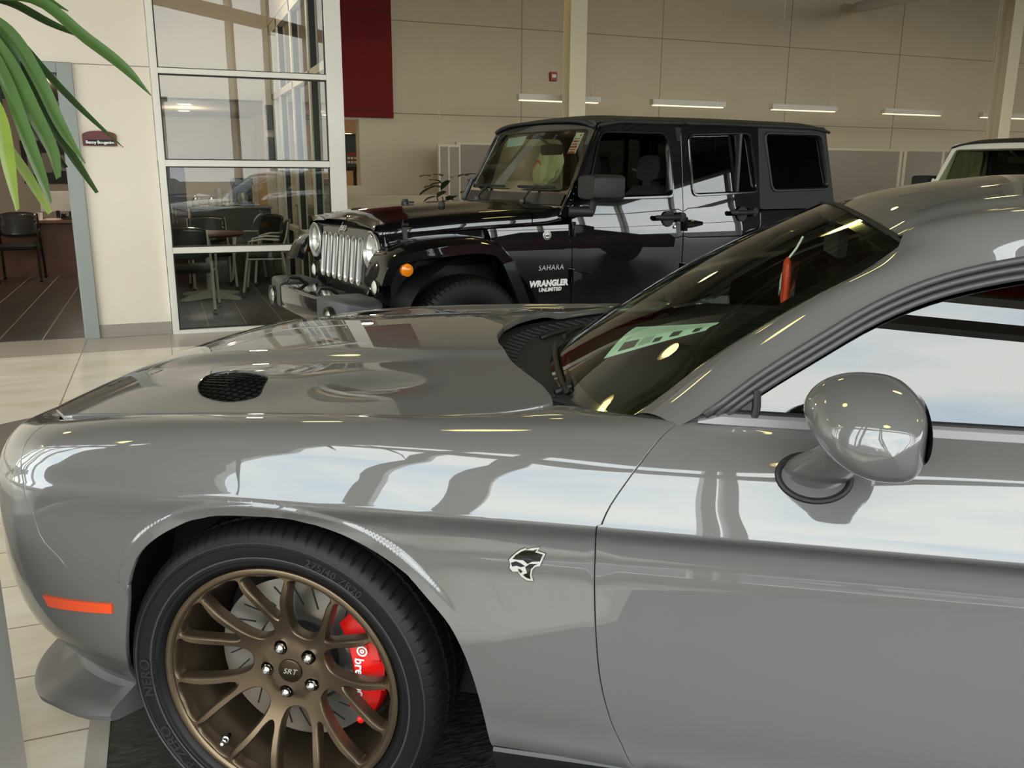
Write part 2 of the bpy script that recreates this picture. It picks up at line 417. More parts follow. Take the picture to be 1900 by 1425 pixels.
# ---------- camera ----------
CAM = (0.0, 0.0, 1.444)
def cam_axes(yaw, pitch, roll):
    f = Vector((sin(yaw)*cos(pitch), cos(yaw)*cos(pitch), -sin(pitch))); r = Vector((cos(yaw), -sin(yaw), 0)); u = r.cross(f)
    return r*cos(roll)+u*sin(roll), u*cos(roll)-r*sin(roll), f
_r, _u, _f = cam_axes(rad(21.55706), rad(13.68098), rad(.33701))
cd = bpy.data.cameras.new('camera'); co = link(bpy.data.objects.new('camera', cd))
co.matrix_world = Matrix(((_r.x,_u.x,-_f.x,CAM[0]),(_r.y,_u.y,-_f.y,CAM[1]),(_r.z,_u.z,-_f.z,CAM[2]),(0,0,0,1)))
cd.sensor_fit = 'HORIZONTAL'; cd.sensor_width = 36; cd.lens = 1620.2/1900*36; cd.clip_start = .05; cd.clip_end = 300
SC.camera = co
# ---------- building materials ----------
WALLW = mat('warm_white_wall_paint', (224,214,199), .75, noise=.015, nscale=3)
WALLB = mat('beige_wall_panels', (206,192,166), .7, noise=.02, nscale=2)
JOINT = mat('wall_joint', (146,134,114), .8)
REDP = mat('red_cladding', (112,22,22), .6, spec=.15, noise=.04, nscale=2)
REDJ = mat('red_joint', (70,10,12), .6)
ALU = mat('white_frame', (226,221,210), .45)
GASKET = mat('glazing_gasket', (22,22,20), .5)
BLUEGREY = mat('blue_grey_door_frame', (142,148,144), .5)
BASEB = mat('grey_skirting', (150,140,130), .55)
CEIL = mat('metal_deck', (104,96,82), .6)
PANEW = glass('office_glass', (226,232,226), 1.52)
OUTGL = glass('front_glass', (240,246,245), 1.5)
CARPETWALL = mat('grey_partition_fabric', (150,140,128), .85, noise=.03, nscale=60)
ALUP = mat('partition_frame', (206,196,172), .5)
def floor_material():
    m = bpy.data.materials.new('showroom_floor_tile'); m.use_nodes = True; nt = m.node_tree; b = nt.nodes['Principled BSDF']; N = nt.nodes.new; K = nt.links.new
    tc = N('ShaderNodeTexCoord'); sp = N('ShaderNodeSeparateXYZ'); K(tc.outputs['Object'], sp.inputs[0])
    def mth(op, a, b_=None, c=None):
        n = N('ShaderNodeMath'); n.operation = op
        for i, v in enumerate((a, b_, c)):
            if v is None: continue
            if isinstance(v, (int, float)): n.inputs[i].default_value = v
            else: K(v, n.inputs[i])
        return n.outputs[0]
    def mixc(f, a, b_):
        n = N('ShaderNodeMix'); n.data_type = 'RGBA'; K(f, n.inputs[0])
        for i, v in ((6, a), (7, b_)):
            if isinstance(v, tuple): n.inputs[i].default_value = (*lin(v), 1)
            else: K(v, n.inputs[i])
        return n.outputs[2]
    X, Y = sp.outputs[0], sp.outputs[1]
    nz = N('ShaderNodeTexNoise'); nz.inputs['Scale'].default_value = 2.3; nz.inputs['Detail'].default_value = 8; nz.inputs['Roughness'].default_value = .62; nz.inputs['Distortion'].default_value = .6; K(tc.outputs['Object'], nz.inputs['Vector'])
    st = N('ShaderNodeTexNoise'); st.inputs['Scale'].default_value = 1.0; st.inputs['Detail'].default_value = 6
    mp = N('ShaderNodeMapping'); mp.inputs['Scale'].default_value = (.8, 5, 1); K(tc.outputs['Object'], mp.inputs[0]); K(mp.outputs[0], st.inputs['Vector'])
    rp = N('ShaderNodeValToRGB'); K(nz.outputs['Fac'], rp.inputs[0])
    for e, p, c in zip(rp.color_ramp.elements, (.3,.72), ((220,210,192),(238,231,217))): e.position = p; e.color = (*lin(c), 1)
    r2 = N('ShaderNodeValToRGB'); K(st.outputs['Fac'], r2.inputs[0])
    for e, p, c in zip(r2.color_ramp.elements, (.35,.6), ((240,233,220),(255,255,255))): e.position = p; e.color = (*lin(c), 1)
    mul = N('ShaderNodeMix'); mul.data_type = 'RGBA'; mul.blend_type = 'MULTIPLY'; mul.inputs[0].default_value = .8; K(rp.outputs[0], mul.inputs[6]); K(r2.outputs[0], mul.inputs[7])
    base = mul.outputs[2]
    # grey tile band along the offices
    band = mth('GREATER_THAN', Y, 7.69); g = mixc(band, base, (172,162,148))
    # ring inlay
    dx = mth('SUBTRACT', X, .6); dy = mth('SUBTRACT', Y, 3.4); r = mth('SQRT', mth('ADD', mth('MULTIPLY', dx, dx), mth('MULTIPLY', dy, dy)))
    ring = mth('MULTIPLY', mth('LESS_THAN', r, 2.72), mth('GREATER_THAN', r, 1.85))
    nd = N('ShaderNodeValToRGB'); K(nz.outputs['Fac'], nd.inputs[0])
    for e, p, c in zip(nd.color_ramp.elements, (.3,.7), ((112,104,96),(142,134,124))): e.position = p; e.color = (*lin(c), 1)
    g = mixc(ring, g, nd.outputs[0])
    # grout
    fx = mth('FRACT', mth('DIVIDE', mth('ADD', X, .70+6.8), .68)); gx = mth('LESS_THAN', fx, .012)
    fy = mth('FRACT', mth('DIVIDE', mth('SUBTRACT', Y, 2.302-3.3), .33)); gy = mth('MULTIPLY', mth('LESS_THAN', fy, .02), mth('LESS_THAN', Y, 5.6))
    gr = mth('MAXIMUM', mth('MULTIPLY', gx, mth('GREATER_THAN', Y, 5.0)), gy)
    g = mixc(gr, g, (146,132,112))
    K(g, b.inputs['Base Color']); b.inputs['Roughness'].default_value = .26; b.inputs['Specular IOR Level'].default_value = .45
    return m
def slate_material():
    m = mat('dark_slate', (42,40,38), .42); nt = m.node_tree; b = nt.nodes['Principled BSDF']; N = nt.nodes.new; K = nt.links.new
    tc = N('ShaderNodeTexCoord'); mp = N('ShaderNodeMapping'); mp.inputs['Scale'].default_value = (8, 30, 1); mp.inputs['Rotation'].default_value = (0,0,.5); K(tc.outputs['Object'], mp.inputs[0])
    nz = N('ShaderNodeTexNoise'); nz.inputs['Scale'].default_value = 3; nz.inputs['Detail'].default_value = 9; nz.inputs['Roughness'].default_value = .7; K(mp.outputs[0], nz.inputs['Vector'])
    rp = N('ShaderNodeValToRGB'); K(nz.outputs['Fac'], rp.inputs[0])
    for e, p, c in zip(rp.color_ramp.elements, (.45,.66), ((20,19,18),(74,72,69))): e.position = p; e.color = (*lin(c), 1)
    K(rp.outputs[0], b.inputs['Base Color'])
    bp = N('ShaderNodeBump'); bp.inputs['Strength'].default_value = .9; bp.inputs['Distance'].default_value = .006; K(nz.outputs['Fac'], bp.inputs['Height']); K(bp.outputs[0], b.inputs['Normal'])
    return m
def office_floor_material():
    m = mat('dark_office_tile', (78,72,68), .3); nt = m.node_tree; b = nt.nodes['Principled BSDF']; N = nt.nodes.new; K = nt.links.new
    tc = N('ShaderNodeTexCoord'); br = N('ShaderNodeTexBrick'); K(tc.outputs['Object'], br.inputs['Vector'])
    mp = N('ShaderNodeMapping'); mp.inputs['Rotation'].default_value = (0,0,pi/2); mp.inputs['Location'].default_value = (.35,.02,0); K(tc.outputs['Object'], mp.inputs[0]); K(mp.outputs[0], br.inputs['Vector'])
    br.inputs['Color1'].default_value = (*lin((78,73,70)),1); br.inputs['Color2'].default_value = (*lin((68,64,62)),1); br.inputs['Mortar'].default_value = (*lin((186,178,168)),1)
    br.inputs['Scale'].default_value = 1; br.inputs['Brick Width'].default_value = 1.2; br.inputs['Row Height'].default_value = .345; br.inputs['Mortar Size'].default_value = .0055; br.offset = .5
    nz = N('ShaderNodeTexNoise'); nz.inputs['Scale'].default_value = 4; nz.inputs['Detail'].default_value = 6; K(tc.outputs['Object'], nz.inputs['Vector'])
    mx = N('ShaderNodeMix'); mx.data_type = 'RGBA'; mx.blend_type = 'MULTIPLY'; mx.inputs[0].default_value = .5; K(br.outputs['Color'], mx.inputs[6]); K(nz.outputs['Color'], mx.inputs[7]); 
    K(br.outputs['Color'], b.inputs['Base Color']); return m
def struct(o): o['kind'] = 'structure'; return o
# ---------- floor, ceiling, walls ----------
W1 = 8.36; W2 = 12.8; H = 6.3
m = M(); m.box(-14, 22, -12, 22, -.2, 0); struct(m.build('floor', floor_material()))
m = M(); m.box(-5.5, 1.62, W1+.06, 17.0, 0, .004); struct(m.build('floor_office', office_floor_material()))
m = M(); m.add([(-.24,-3,.003),(2,-3,.003),(6,-8,.003),(20,-11,.003),(20,5.1,.003),(-.24,5.1,.003)], [(0,1,2,3,4,5)]); struct(m.build('floor_slate', slate_material()))  # slate under the coupe; unseen far stretch added to darken the off-roader's reflections
m = M(); m.add([(-.292,-3,.004),(-.24,-3,.004),(-.24,2.42,.004),(-.292,2.42,.004)], [(0,1,2,3)]); struct(m.build('trim_1', mat('pale_grey_edge_tile', (176,168,156), .4, noise=.05, nscale=9)))
m = M()
for k in range(90):
    x0 = -14+.4*k; m.add([(x0,-12,H),(x0+.2,-12,H),(x0+.24,-12,H+.07),(x0+.36,-12,H+.07),(x0+.4,-12,H),(x0,22,H),(x0+.2,22,H),(x0+.24,22,H+.07),(x0+.36,22,H+.07),(x0+.4,22,H)], [(0,1,6,5),(1,2,7,6),(2,3,8,7),(3,4,9,8)])
m.box(-14,22,-12,22,H+.08,H+.3); struct(m.build('ceiling', CEIL))
m = M()
for y in (-3.5, .5, 4.5, 8.2, 11.2): m.box(-14,22,y-.05,y+.05,H-.38,H-.30); m.box(-14,22,y-.03,y+.03,H-.06,H)
for y in (-3.5, .5, 4.5, 8.2, 11.2):
    for k in range(36):
        x = -14+k; m.tube([(x,y,H-.34),(x+.5,y,H-.04),(x+1,y,H-.34)], .018, 4)
struct(m.build('trim_2', mat('joist_paint', (150,140,122), .6)))
# office front: wall with a door opening and the glazed frame
m = M()
m.box(-14,-1.75,W1,W1+.12,0,H); m.box(-1.75,-.59,W1,W1+.12,2.29,H); m.box(-.59,0,W1,W1+.12,0,H); m.box(0,1.62,W1,W1+.12,3.75,H)
struct(m.build('wall_left', WALLW))
m = M(); m.box(-.585,-.004,W1-.003,W1+.002,2.279,2.286); m.box(-14,-1.75,W1-.003,W1+.002,2.279,2.286); struct(m.build('trim_3', JOINT))
m = M(); m.box(-.59,-.004,W1-.012,W1,0,.115); m.box(-10,-1.75,W1-.012,W1,0,.115); struct(m.build('baseboard_left', BASEB, bevel=.004))
m = M(); m.box(-.705,-.59,W1-.03,W1+.15,0,2.285); m.box(-1.80,-1.68,W1-.03,W1+.15,0,2.285); m.box(-1.68,-.705,W1-.03,W1+.15,2.205,2.285)
m.box(-.72,-.705,W1+.05,W1+.15,0,2.205); m.box(-1.68,-.72,W1+.05,W1+.15,2.17,2.205)
struct(m.build('door_1', BLUEGREY, bevel=.004))
# glazed office front
FZ = ((0,.035),(.722,.773),(1.470,1.524),(2.232,2.277),(3.68,3.76))
wf = M(); wf.box(.005,.062,W1-.05,W1+.06,0,3.76); wf.box(1.475,1.62,W1-.05,W1+.06,0,3.76)
for a, b in FZ: wf.box(.062,1.475,W1-.05,W1+.06,a,b)
win1 = struct(wf.build('window_1', ALU, bevel=.003))
gk = M()
for (a0, a), (b, b1) in zip(FZ[:-1], FZ[1:]):
    x0, x1, z0, z1 = .062, 1.475, a, b; t = .010
    for q in ((x0,x0+t,z0,z1),(x1-t,x1,z0,z1),(x0,x1,z0,z0+t),(x0,x1,z1-t,z1)): gk.box(q[0],q[1],W1-.012,W1+.02,q[2],q[3])
    pm = M(); pm.add([(x0+t,W1,z0+t),(x1-t,W1,z0+t),(x1-t,W1,z1-t),(x0+t,W1,z1-t)], [(0,1,2,3)]); struct(pm.build('window_pane', PANEW, win1))
struct(gk.build('window_gasket', GASKET, win1))
# glazed return wall of the office, running back
m = M(); RX = 1.56
for y in (9.55, 10.75, 11.95, 12.72): m.box(RX-.05,RX+.05,y-.045,y+.045,0,3.3)
for z0, z1 in ((0,.08),(.70,.76),(2.36,2.44),(3.18,3.30)): m.box(RX-.05,RX+.05,W1+.06,W2,z0,z1)
win2 = struct(m.build('window_2', ALU, bevel=.003))
gk = M()
for y in (9.55, 10.75, 11.95): 
    for d in (-.05, .05): gk.box(RX-.03,RX+.03,y+d-.012,y+d+.012,.08,3.18)
struct(gk.build('window_gasket', GASKET, win2))
ys = [W1+.06, 9.50, 9.60, 10.70, 10.80, 11.90, 12.0, 12.68]
for k in range(0, 8, 2):
    for z0, z1 in ((.08,.70),(.76,2.36),(2.44,3.18)):
        pm = M(); pm.add([(RX,ys[k],z0),(RX,ys[k+1],z0),(RX,ys[k+1],z1),(RX,ys[k],z1)], [(0,1,2,3)]); struct(pm.build('window_pane', PANEW, win2))
m = M(); m.box(RX-.06,RX+.06,W1+.06,W2,3.30,H); m.box(1.40,1.62,W2,W2+.12,0,2.36); m.box(-.02,1.62,W2,W2+.12,2.36,H)
m.box(-5.5,3.6,17,17.12,0,H); m.box(-5.6,-5.5,W1+.12,17,0,H)
struct(m.build('wall_office', WALLW)); m = M(); m.box(-.14,-.02,W1+.12,17,0,H); struct(m.build('wall_divider', WALLW))
m = M(); m.box(-5.5,-.14,12.2,17,2.55,2.65); m.box(-.02,1.62,W2+.12,17,2.34,2.36); m.box(-5.5,-.14,W1+.12,12.2,3.2,3.3); m.box(-.02,1.5,W1+.12,W2,3.76,3.86); struct(m.build('ceiling_office', mat('office_ceiling', (150,138,122), .8)))
# far wall of insulated panels, with the pass-through
m = M()
m.box(1.62,2.70,W2,W2+.25,0,1.23); m.box(1.62,2.70,W2,W2+.25,2.15,H); m.box(2.70,22,W2,W2+.25,0,H)
struct(m.build('wall_far', WALLB))
m = M()
for z in (2.245, 3.495): m.box(3.2,22,W2-.004,W2+.01,z-.006,z+.006)
for x in (5.18, 7.57, 10.03, 12.43, 14.85, 17.3): m.box(x-.006,x+.006,W2-.004,W2+.01,0,H)
struct(m.build('trim_4', JOINT))
m = M(); m.box(1.62,3.19,W2-.07,W2,2.175,2.265); m.box(1.62,3.19,W2-.06,W2,2.272,3.59); m.box(1.62,3.19,W2-.06,W2,3.60,H); struct(m.build('wall_red_cladding', REDP))
m = M(); m.box(1.62,3.188,W2-.04,W2,2.26,2.28); m.box(1.62,3.188,W2-.04,W2,3.58,3.61); struct(m.build('trim_5', REDJ))
m = M(); m.box(1.62,3.6,16.2,16.32,0,H); m.box(3.6,3.72,W2+.25,16.3,0,H); m.box(1.62,3.6,W2+.25,16.2,2.35,2.45); struct(m.build('wall_corridor', mat('tan_corridor_paint', (176,150,116), .75)))
# columns
CREAM = mat('cream_column_paint', (226,214,184), .55)
for nm, cx, cy in (('column', 5.06, 10.7), ('column', 11.93, 10.15)):
    m = M(); m.box(cx-.115,cx+.115,cy-.11,cy-.095,0,H); m.box(cx-.115,cx+.115,cy+.095,cy+.11,0,H); m.box(cx-.012,cx+.012,cy-.095,cy+.095,0,H)
    struct(m.build(nm, CREAM, bevel=.003))
# side and back walls of the showroom
m = M(); m.box(22,22.2,-12,-7,0,GZ[0]); m.box(22,22.2,-12,-7,GZ[-1],H); m.box(22,22.2,-7,W2,0,H); m.box(8,22,-12.2,-12,0,GZ[0]); m.box(8,22,-12.2,-12,GZ[-1],H); m.box(-14,-13.8,W1,W1+.1,0,H); struct(m.build('wall_right', mat('taupe_back_wall', (84,77,68), .75)))
# glazed front, diagonal behind the camera
GD = Vector((.70,-.714,0)).normalized(); GN = Vector((-.714,-.70,0)).normalized(); G0 = GN*GLZ_D
def gp(s, d, z): return tuple(G0 + GD*s + GN*d + Vector((0,0,z)))
def gbox(mm, s0, s1, d0, d1, z0, z1):
    vs = [gp(s,d,z) for z in (z0,z1) for d in (d0,d1) for s in (s0,s1)]
    mm.add(vs, [(0,2,3,1),(4,5,7,6),(0,1,5,4),(2,6,7,3),(0,4,6,2),(1,3,7,5)])
m = M(); S0, S1 = -13.2, 12.6
gbox(m, S0, S1, 0, .2, 0, GZ[0]); gbox(m, S0, S1, 0, .2, GZ[-1], H)
struct(m.build('wall_front', WALLB))
fm = M()
PW_ = [(-13.1,.10),(-11,.05),(-9,.05),(-7.6,.05),(-6.2,.05),(-4.7,.15),(-2.45,.12),(-1.48,.06),(-.98,.10),(.36,.045),(.50,.045),(3.5,.05),(4.7,.05),(6.3,.2),(8,.05),(9.6,.05),(11.2,.05),(12.5,.1)]; posts = [a for a, b in PW_]
for s, h_ in PW_: gbox(fm, s-h_, s+h_, -.05 if h_ > .1 else -.03, .12, GZ[0] if h_ < .11 else 0, GZ[-1] if h_ < .11 else H)
for z in GZ: q = .13 if z == GZ[1] else .045; gbox(fm, S0, S1, -.03, .12, z-q, z+q)
win3 = struct(fm.build('window_3', ALU))
m = M(); gbox(m, -4.7, -2.45, -.02, .2, 0, H); struct(m.build('wall_front_pier', mat('taupe_wall', (120,112,104), .7)))
for k in range(len(posts)-1):
    if -4.8 < posts[k] < -3: continue
    pm = M()
    for z0, z1 in zip(GZ[:-1], GZ[1:]):
        a, b = posts[k]+.035, posts[k+1]-.035
        pm.add([gp(a,.05,z0+.045),gp(b,.05,z0+.045),gp(b,.05,z1-.045),gp(a,.05,z1-.045)], [(0,1,2,3)])
    struct(pm.build('window_pane', OUTGL, win3))
fm = M()
for k in range(8): fm.box(8+2*k-.06,8+2*k+.06,-12.15,-11.97,GZ[0],GZ[-1])
for z in GZ+(2.4,): fm.box(8,22,-12.13,-11.98,z-.045,z+.045)
for k in range(3): fm.box(21.98,22.15,-12+2.4*k-.06,-12+2.4*k+.06,GZ[0],GZ[-1])
for z in GZ+(2.4,): fm.box(21.98,22.13,-12,-7,z-.045,z+.045)
win4 = struct(fm.build('window_4', ALU))
pm = M(); pm.add([(8,-12.05,GZ[0]),(22,-12.05,GZ[0]),(22,-12.05,GZ[-1]),(8,-12.05,GZ[-1])], [(0,1,2,3)]); struct(pm.build('window_pane', OUTGL, win4)); pm = M(); pm.add([(22.05,-12,GZ[0]),(22.05,-7,GZ[0]),(22.05,-7,GZ[-1]),(22.05,-12,GZ[-1])], [(0,1,2,3)]); struct(pm.build('window_pane', OUTGL, win4))
# red fascia board over the front windows, inside
m = M(); gbox(m, S0, S1, -.06, 0, GZ[-1]+.12, H-.1); struct(m.build('trim_6', mat('bright_red_board', (222,46,24), .5)))
def clip(o):
    bm = bmesh.new(); bm.from_mesh(o.data); r = bmesh.ops.bisect_plane(bm, geom=bm.verts[:]+bm.edges[:]+bm.faces[:], plane_co=G0+GN*.3, plane_no=GN, clear_outer=True)
    bm.to_mesh(o.data); bm.free()
for q in ('ceiling', 'floor', 'trim_2', 'wall_left'): clip(bpy.data.objects[q])
# ---------- outdoors ----------
m = M(); m.box(-120,120,-120,60,-.35,-.25); struct(m.build('ground_outside', mat('asphalt', (62,62,63), .85, noise=.1, nscale=4)))
# ---------- the grey coupe ----------
COUPE_LOC = (.66462, 2.51951, 0); COUPE_RZ = rad(-33.5)
TS = .05                                   # one profile row counts as 5 cm when laying out panels
coupe = empty('sports_coupe', COUPE_LOC, COUPE_RZ)
tag(coupe, 'grey sports coupe with bronze wheels filling the foreground', 'car')
def mapS(p, q): return S(p, min(13, max(0, q/TS)))
def nrmS(p, q): return Sn(p, q/TS)
TROWS = [t*TS for t in (.4,.8,1.2,1.6,2,2.4,2.8,3.2,3.6,4,4.4,4.8,5.2,5.5,5.75,5.9,6.0,6.12,6.25,6.38,6.5,6.62,6.75,6.88,7.0,7.15,7.3,7.5,7.75,8,8.25,8.5,8.75,9,9.25,9.5,9.75,10,10.25,10.5,10.75,11,11.25,11.5,11.75,12,12.2,12.4,12.6,12.8)]
def urange(a, b, st): return [a+st*(i+.5) for i in range(int((b-a)/st))]
DOORGAP = cubic([(.835,13),(.813,11.72),(.763,9.71),(.727,8.57),(.696,7.45),(.683,6.5),(.678,5.6),(.675,4.4),(.677,3.93),(.685,3.24),(.696,2.72),(.714,2.25),(.736,1.83),(.759,1.40),(.775,1.15)], 4)
NOSEGAP = cubic([(-.665,13),(-.655,11),(-.646,8.59),(-.612,6.92),(-.581,4.97),(-.522,3.91),(-.457,3.60),(-.387,3.52),(-.331,3.51)], 4)
ARCHTOP = cubic([(-.331,3.51),(-.323,3.69),(-.302,3.99),(-.271,4.34),(-.203,4.80),(-.143,5.06),(-.067,5.24),(.017,5.24),(.097,5.03),(.156,4.83),(.215,4.56),(.275,4.22),(.315,3.93),(.354,3.64),(.382,3.42),(.413,3.06),(.437,2.63),(.455,2.15),(.464,1.72),(.474,1.15)], 4)
ARCHLOW = cubic([(-.331,3.51),(-.352,2.9),(-.373,2.24),(-.395,1.6),(-.418,1.09),(-.43,.5),(-.436,0.0)], 4)
def t_at(u, z):
    lo, hi = 0.0, 8.0
    for _ in range(30):
        m_ = (lo+hi)/2
        if S(u, m_)[2] < z: lo = m_
        else: hi = m_
    return lo
LIPPTS = []
_ax = cubic(ARCHXZ, 9)
for i in range(1, len(_ax)-1):
    tx, tz = _ax[i+1][0]-_ax[i-1][0], _ax[i+1][1]-_ax[i-1][1]; L_ = math.hypot(tx, tz)
    for d in (.008,.016,.020,.0225,.025,.0275,.030,.0325,.036,.042,.052):
        x, z = _ax[i][0]-tz/L_*d, _ax[i][1]+tx/L_*d
        LIPPTS.append((x, t_at(x, z)*TS))
g = .0022
def uv(l, du=0.0): return [(u+du, t*TS) for u, t in l]
bot = [(u, 1.15*TS) for u in (.50,.6,.7)]
top = [(u, 13*TS) for u in (.80,.76,.70,.65,.60,.56,.53,.50,.45,.40,.3,.2,.1,0,-.1,-.2,-.3,-.4,-.5,-.58)]
fen = uv(ARCHTOP) + bot + uv(DOORGAP[::-1], -g) + top + uv(NOSEGAP, g)[:-1]
fen = resample(fen, .022)
fender = panel('fender', fen, mapS, nrmS, PAINT, coupe, xs=urange(-.68,.85,.026), ys=TROWS, step=.014, extra=LIPPTS)
REARGAP = cubic([(2.06,13),(2.06,10),(2.05,7),(2.03,5),(1.98,3),(1.9,1.15)], 4)
dor = uv(DOORGAP, g) + [(u, 1.15*TS) for u in (.9,1.1,1.3,1.5,1.7)] + uv(REARGAP[::-1], -g) + [(u, 13*TS) for u in (1.9,1.7,1.5,1.3,1.1,1.0,.95,.9,.87)]
door = panel('door', resample(dor, .03), mapS, nrmS, PAINT, coupe, xs=urange(.7,2.05,.04), ys=TROWS, step=.014)
# rear quarter with its own wheel opening
RA = [(2.95+.465*cos(q), None, .32+.455*sin(q)) for q in [rad(a) for a in range(-4, 185, 8)]]
RAR = [(x, max(1.15, t_at(x, z))) for x, _, z in RA]
qua = uv(REARGAP, g) + [(2.2,1.15*TS),(2.35,1.15*TS)] + uv(RAR[::-1]) + [(3.6,1.15*TS),(U_REAR-.3,1.15*TS),(U_REAR,1.15*TS)] + [(U_REAR, t*TS) for t in (3,6,7,9,11,13)] + [(u, 13*TS) for u in (4,3.7,3.4,3,2.6,2.3)]
panel('quarter_panel', resample(qua, .05), mapS, nrmS, PAINT, coupe, xs=urange(2.05,U_REAR,.07), ys=TROWS[::2], step=.02)
fas = uv(NOSEGAP, -g) + uv(ARCHLOW)[1:] + [(u, 0) for u in (-.5,-.6,-.7,-.8,-1,-1.2,-1.4)] + [(U_FRONT, t*TS) for t in (0,1,2,3,4,5,6,7,8,9,10,11,12,13)] + [(u, 13*TS) for u in (-1.5,-1.3,-1.1,-1.0,-.9,-.8,-.72)]
bumper = panel('front_bumper', resample(fas, .024), mapS, nrmS, PAINT, coupe, xs=urange(U_FRONT,-.35,.035), ys=TROWS, step=.014)
# the other side, mirrored
def mir(fn): return lambda p, q: (lambda v: (v[0], -v[1], v[2]))(fn(p, q))
panel('fender', fen, mir(mapS), mir(nrmS), PAINT, coupe, xs=urange(-.68,.85,.04), ys=TROWS[::2], step=.02)
panel('door', resample(dor, .05), mir(mapS), mir(nrmS), PAINT, coupe, xs=urange(.7,2.05,.08), ys=TROWS[::2], step=.02)
panel('quarter_panel', resample(qua, .06), mir(mapS), mir(nrmS), PAINT, coupe, xs=urange(2.05,U_REAR,.1), ys=TROWS[::3], step=.03)
panel('front_bumper', resample(fas, .04), mir(mapS), mir(nrmS), PAINT, coupe, xs=urange(U_FRONT,-.35,.06), ys=TROWS[::2], step=.02)
# dark liner strips behind the gaps
for G in (DOORGAP, NOSEGAP, REARGAP):
    m = M(); secs = []
    for u, t in G:
        n = Sn(u, t); sec = []
        for du in (-.014, .014):
            a = S(u+du, min(13, max(0, t))); sec.append(tuple(a[i]-n[i]*.0095 for i in range(3)))
        secs.append(sec)
    m.loft(secs, closed=False); m.build('panel_gap_seal', SEALD, coupe)
# hood
HR = Sp([(0,.29),(.2,.312),(.438,.42),(.608,.517),(.69,.553),(.72,.57)])
left = [(x, -HGAP(x)+g*1.2) for x in (-.61,-.55,-.5,-.45,-.4,-.34,-.25,-.15,-.07,.0,.1,.18,.25,.32,.42,.46,.50,.53,.55)]
rear = [(HR(abs(y)), y) for y in (-.66,-.6,-.5,-.438,-.35,-.25,-.15,0,.15,.25,.35,.438,.5,.6,.66)]
FRONT = [(-.70,.66),(-.77,.56),(-.82,.44),(-.855,.3),(-.875,.15),(-.88,0)]
front = FRONT + [(x,-y) for x, y in FRONT[-2::-1]]
hoodpoly = left + rear + [(x,-y) for x, y in left[::-1]] + front
VENT = cubic([(x-.026, y+.040) for x, y in [(-.300,-.672),(-.335,-.600),(-.345,-.530),(-.318,-.505),(-.19,-.565),(-.150,-.600),(-.128,-.665),(-.118,-.722),(-.140,-.742),(-.26,-.716)]], 5, closed=True)
ventR = [(x,-y) for x, y in VENT]
def mapH(x, y): return (x, y, Hd(x, y))
def nrmH(x, y):
    e = 1e-3; a = (Hd(x+e,y)-Hd(x-e,y))/(2*e); b = (Hd(x,y+e)-Hd(x,y-e))/(2*e)
    L = math.sqrt(1+a*a+b*b); return (-a/L, -b/L, 1/L)
hood = panel('hood', resample(hoodpoly, .025), mapH, nrmH, PAINT, coupe, holes=[resample(VENT,.02), resample(ventR,.02)], step=.019, flange=.02, lip=.003)
vent_c = {}
for sg, vp in ((1, VENT), (-1, ventR)):
    cx = sum(p[0] for p in vp)/len(vp); cy = sum(p[1] for p in vp)/len(vp)
    m = M()
    # sunken tray with a raised rim and a grid of bars
    rim = [(Vector((x, y, Hd(x, y))), Vector((cx+(x-cx)*.93, cy+(y-cy)*.93, 0))) for x, y in vp]
    secs = []
    for k in range(4):
        f = (1.0, .97, .95, .94)[k]; dz = (-.003, .0015, -.003, -.03)[k]
        secs.append([(cx+(x-cx)*f, cy+(y-cy)*f, Hd(x, y)+dz) for x, y in vp])
    m.loft(secs, closed=True, caps=False)
    m.build('hood_vent', SATIN, hood, smooth=True)
    inner = [(cx+(x-cx)*.95, cy+(y-cy)*.95) for x, y in vp]
    m = M(); ux, uy = Vector((.19,-.07)).normalized(), Vector((.07*sg, .19)).normalized()
    ux = Vector((.94, -.34*sg)); uy = Vector((.34*sg, .94))
    for d, e, st in ((ux, uy, .0175), (uy, ux, .024)):
        for k in range(-9, 10):
            seg = []
            for q in range(-60, 61):
                p = (cx + e[0]*k*st + d[0]*q*.003, cy + e[1]*k*st + d[1]*q*.003)
                if inside(p, inner): seg.append((p[0], p[1], Hd(*p)-.006))
            if len(seg) > 3: m.tube([seg[0], seg[len(seg)//2], seg[-1]], .0024, 6)
    m.build('vent_grille', GLOSSB, hood)
    m = M(); m.add([(x, y, Hd(x, y)-.026) for x, y in inner], [tuple(range(len(inner)))]); m.build('vent_floor', CABIN, hood)
# cowl between hood and windscreen
def fenin(y):
    lo, hi = .56, .80
    for _ in range(30):
        m_ = (lo+hi)/2
        if -S(m_, 13)[1] < y: lo = m_
        else: hi = m_
    return lo
def cow(i, j):
    y = -.765 + 1.53*i; a = abs(y)
    x0 = HR(a)-.02 if a < .69 else fenin(a)-.01
    x1 = max(x0+.02, .45+.30*(a/.72)**2)
    x = x0+(x1-x0)*j
    z = (HZ(min(.55,x0))+.047*(1-min(1,(a/.77))**2)-.022)*(1-j) + (.948-.02*(a/.72)**2)*j - .012*sin(pi*j)
    return (x, y, z)
m = M(); m.grid(cow, 40, 8); m.build('cowl_panel', CABIN, coupe, smooth='all')
for k in range(-14, 15):
    y = k*.045
    if abs(y) < .62:
        m = M(); a = cow((y+.765)/1.53, .18); b = cow((y+.765)/1.53, .45); m.tube([(a[0],a[1],a[2]+.004),(b[0],b[1],b[2]+.004)], .004, 6); m.build('cowl_slat', CABIN, coupe)
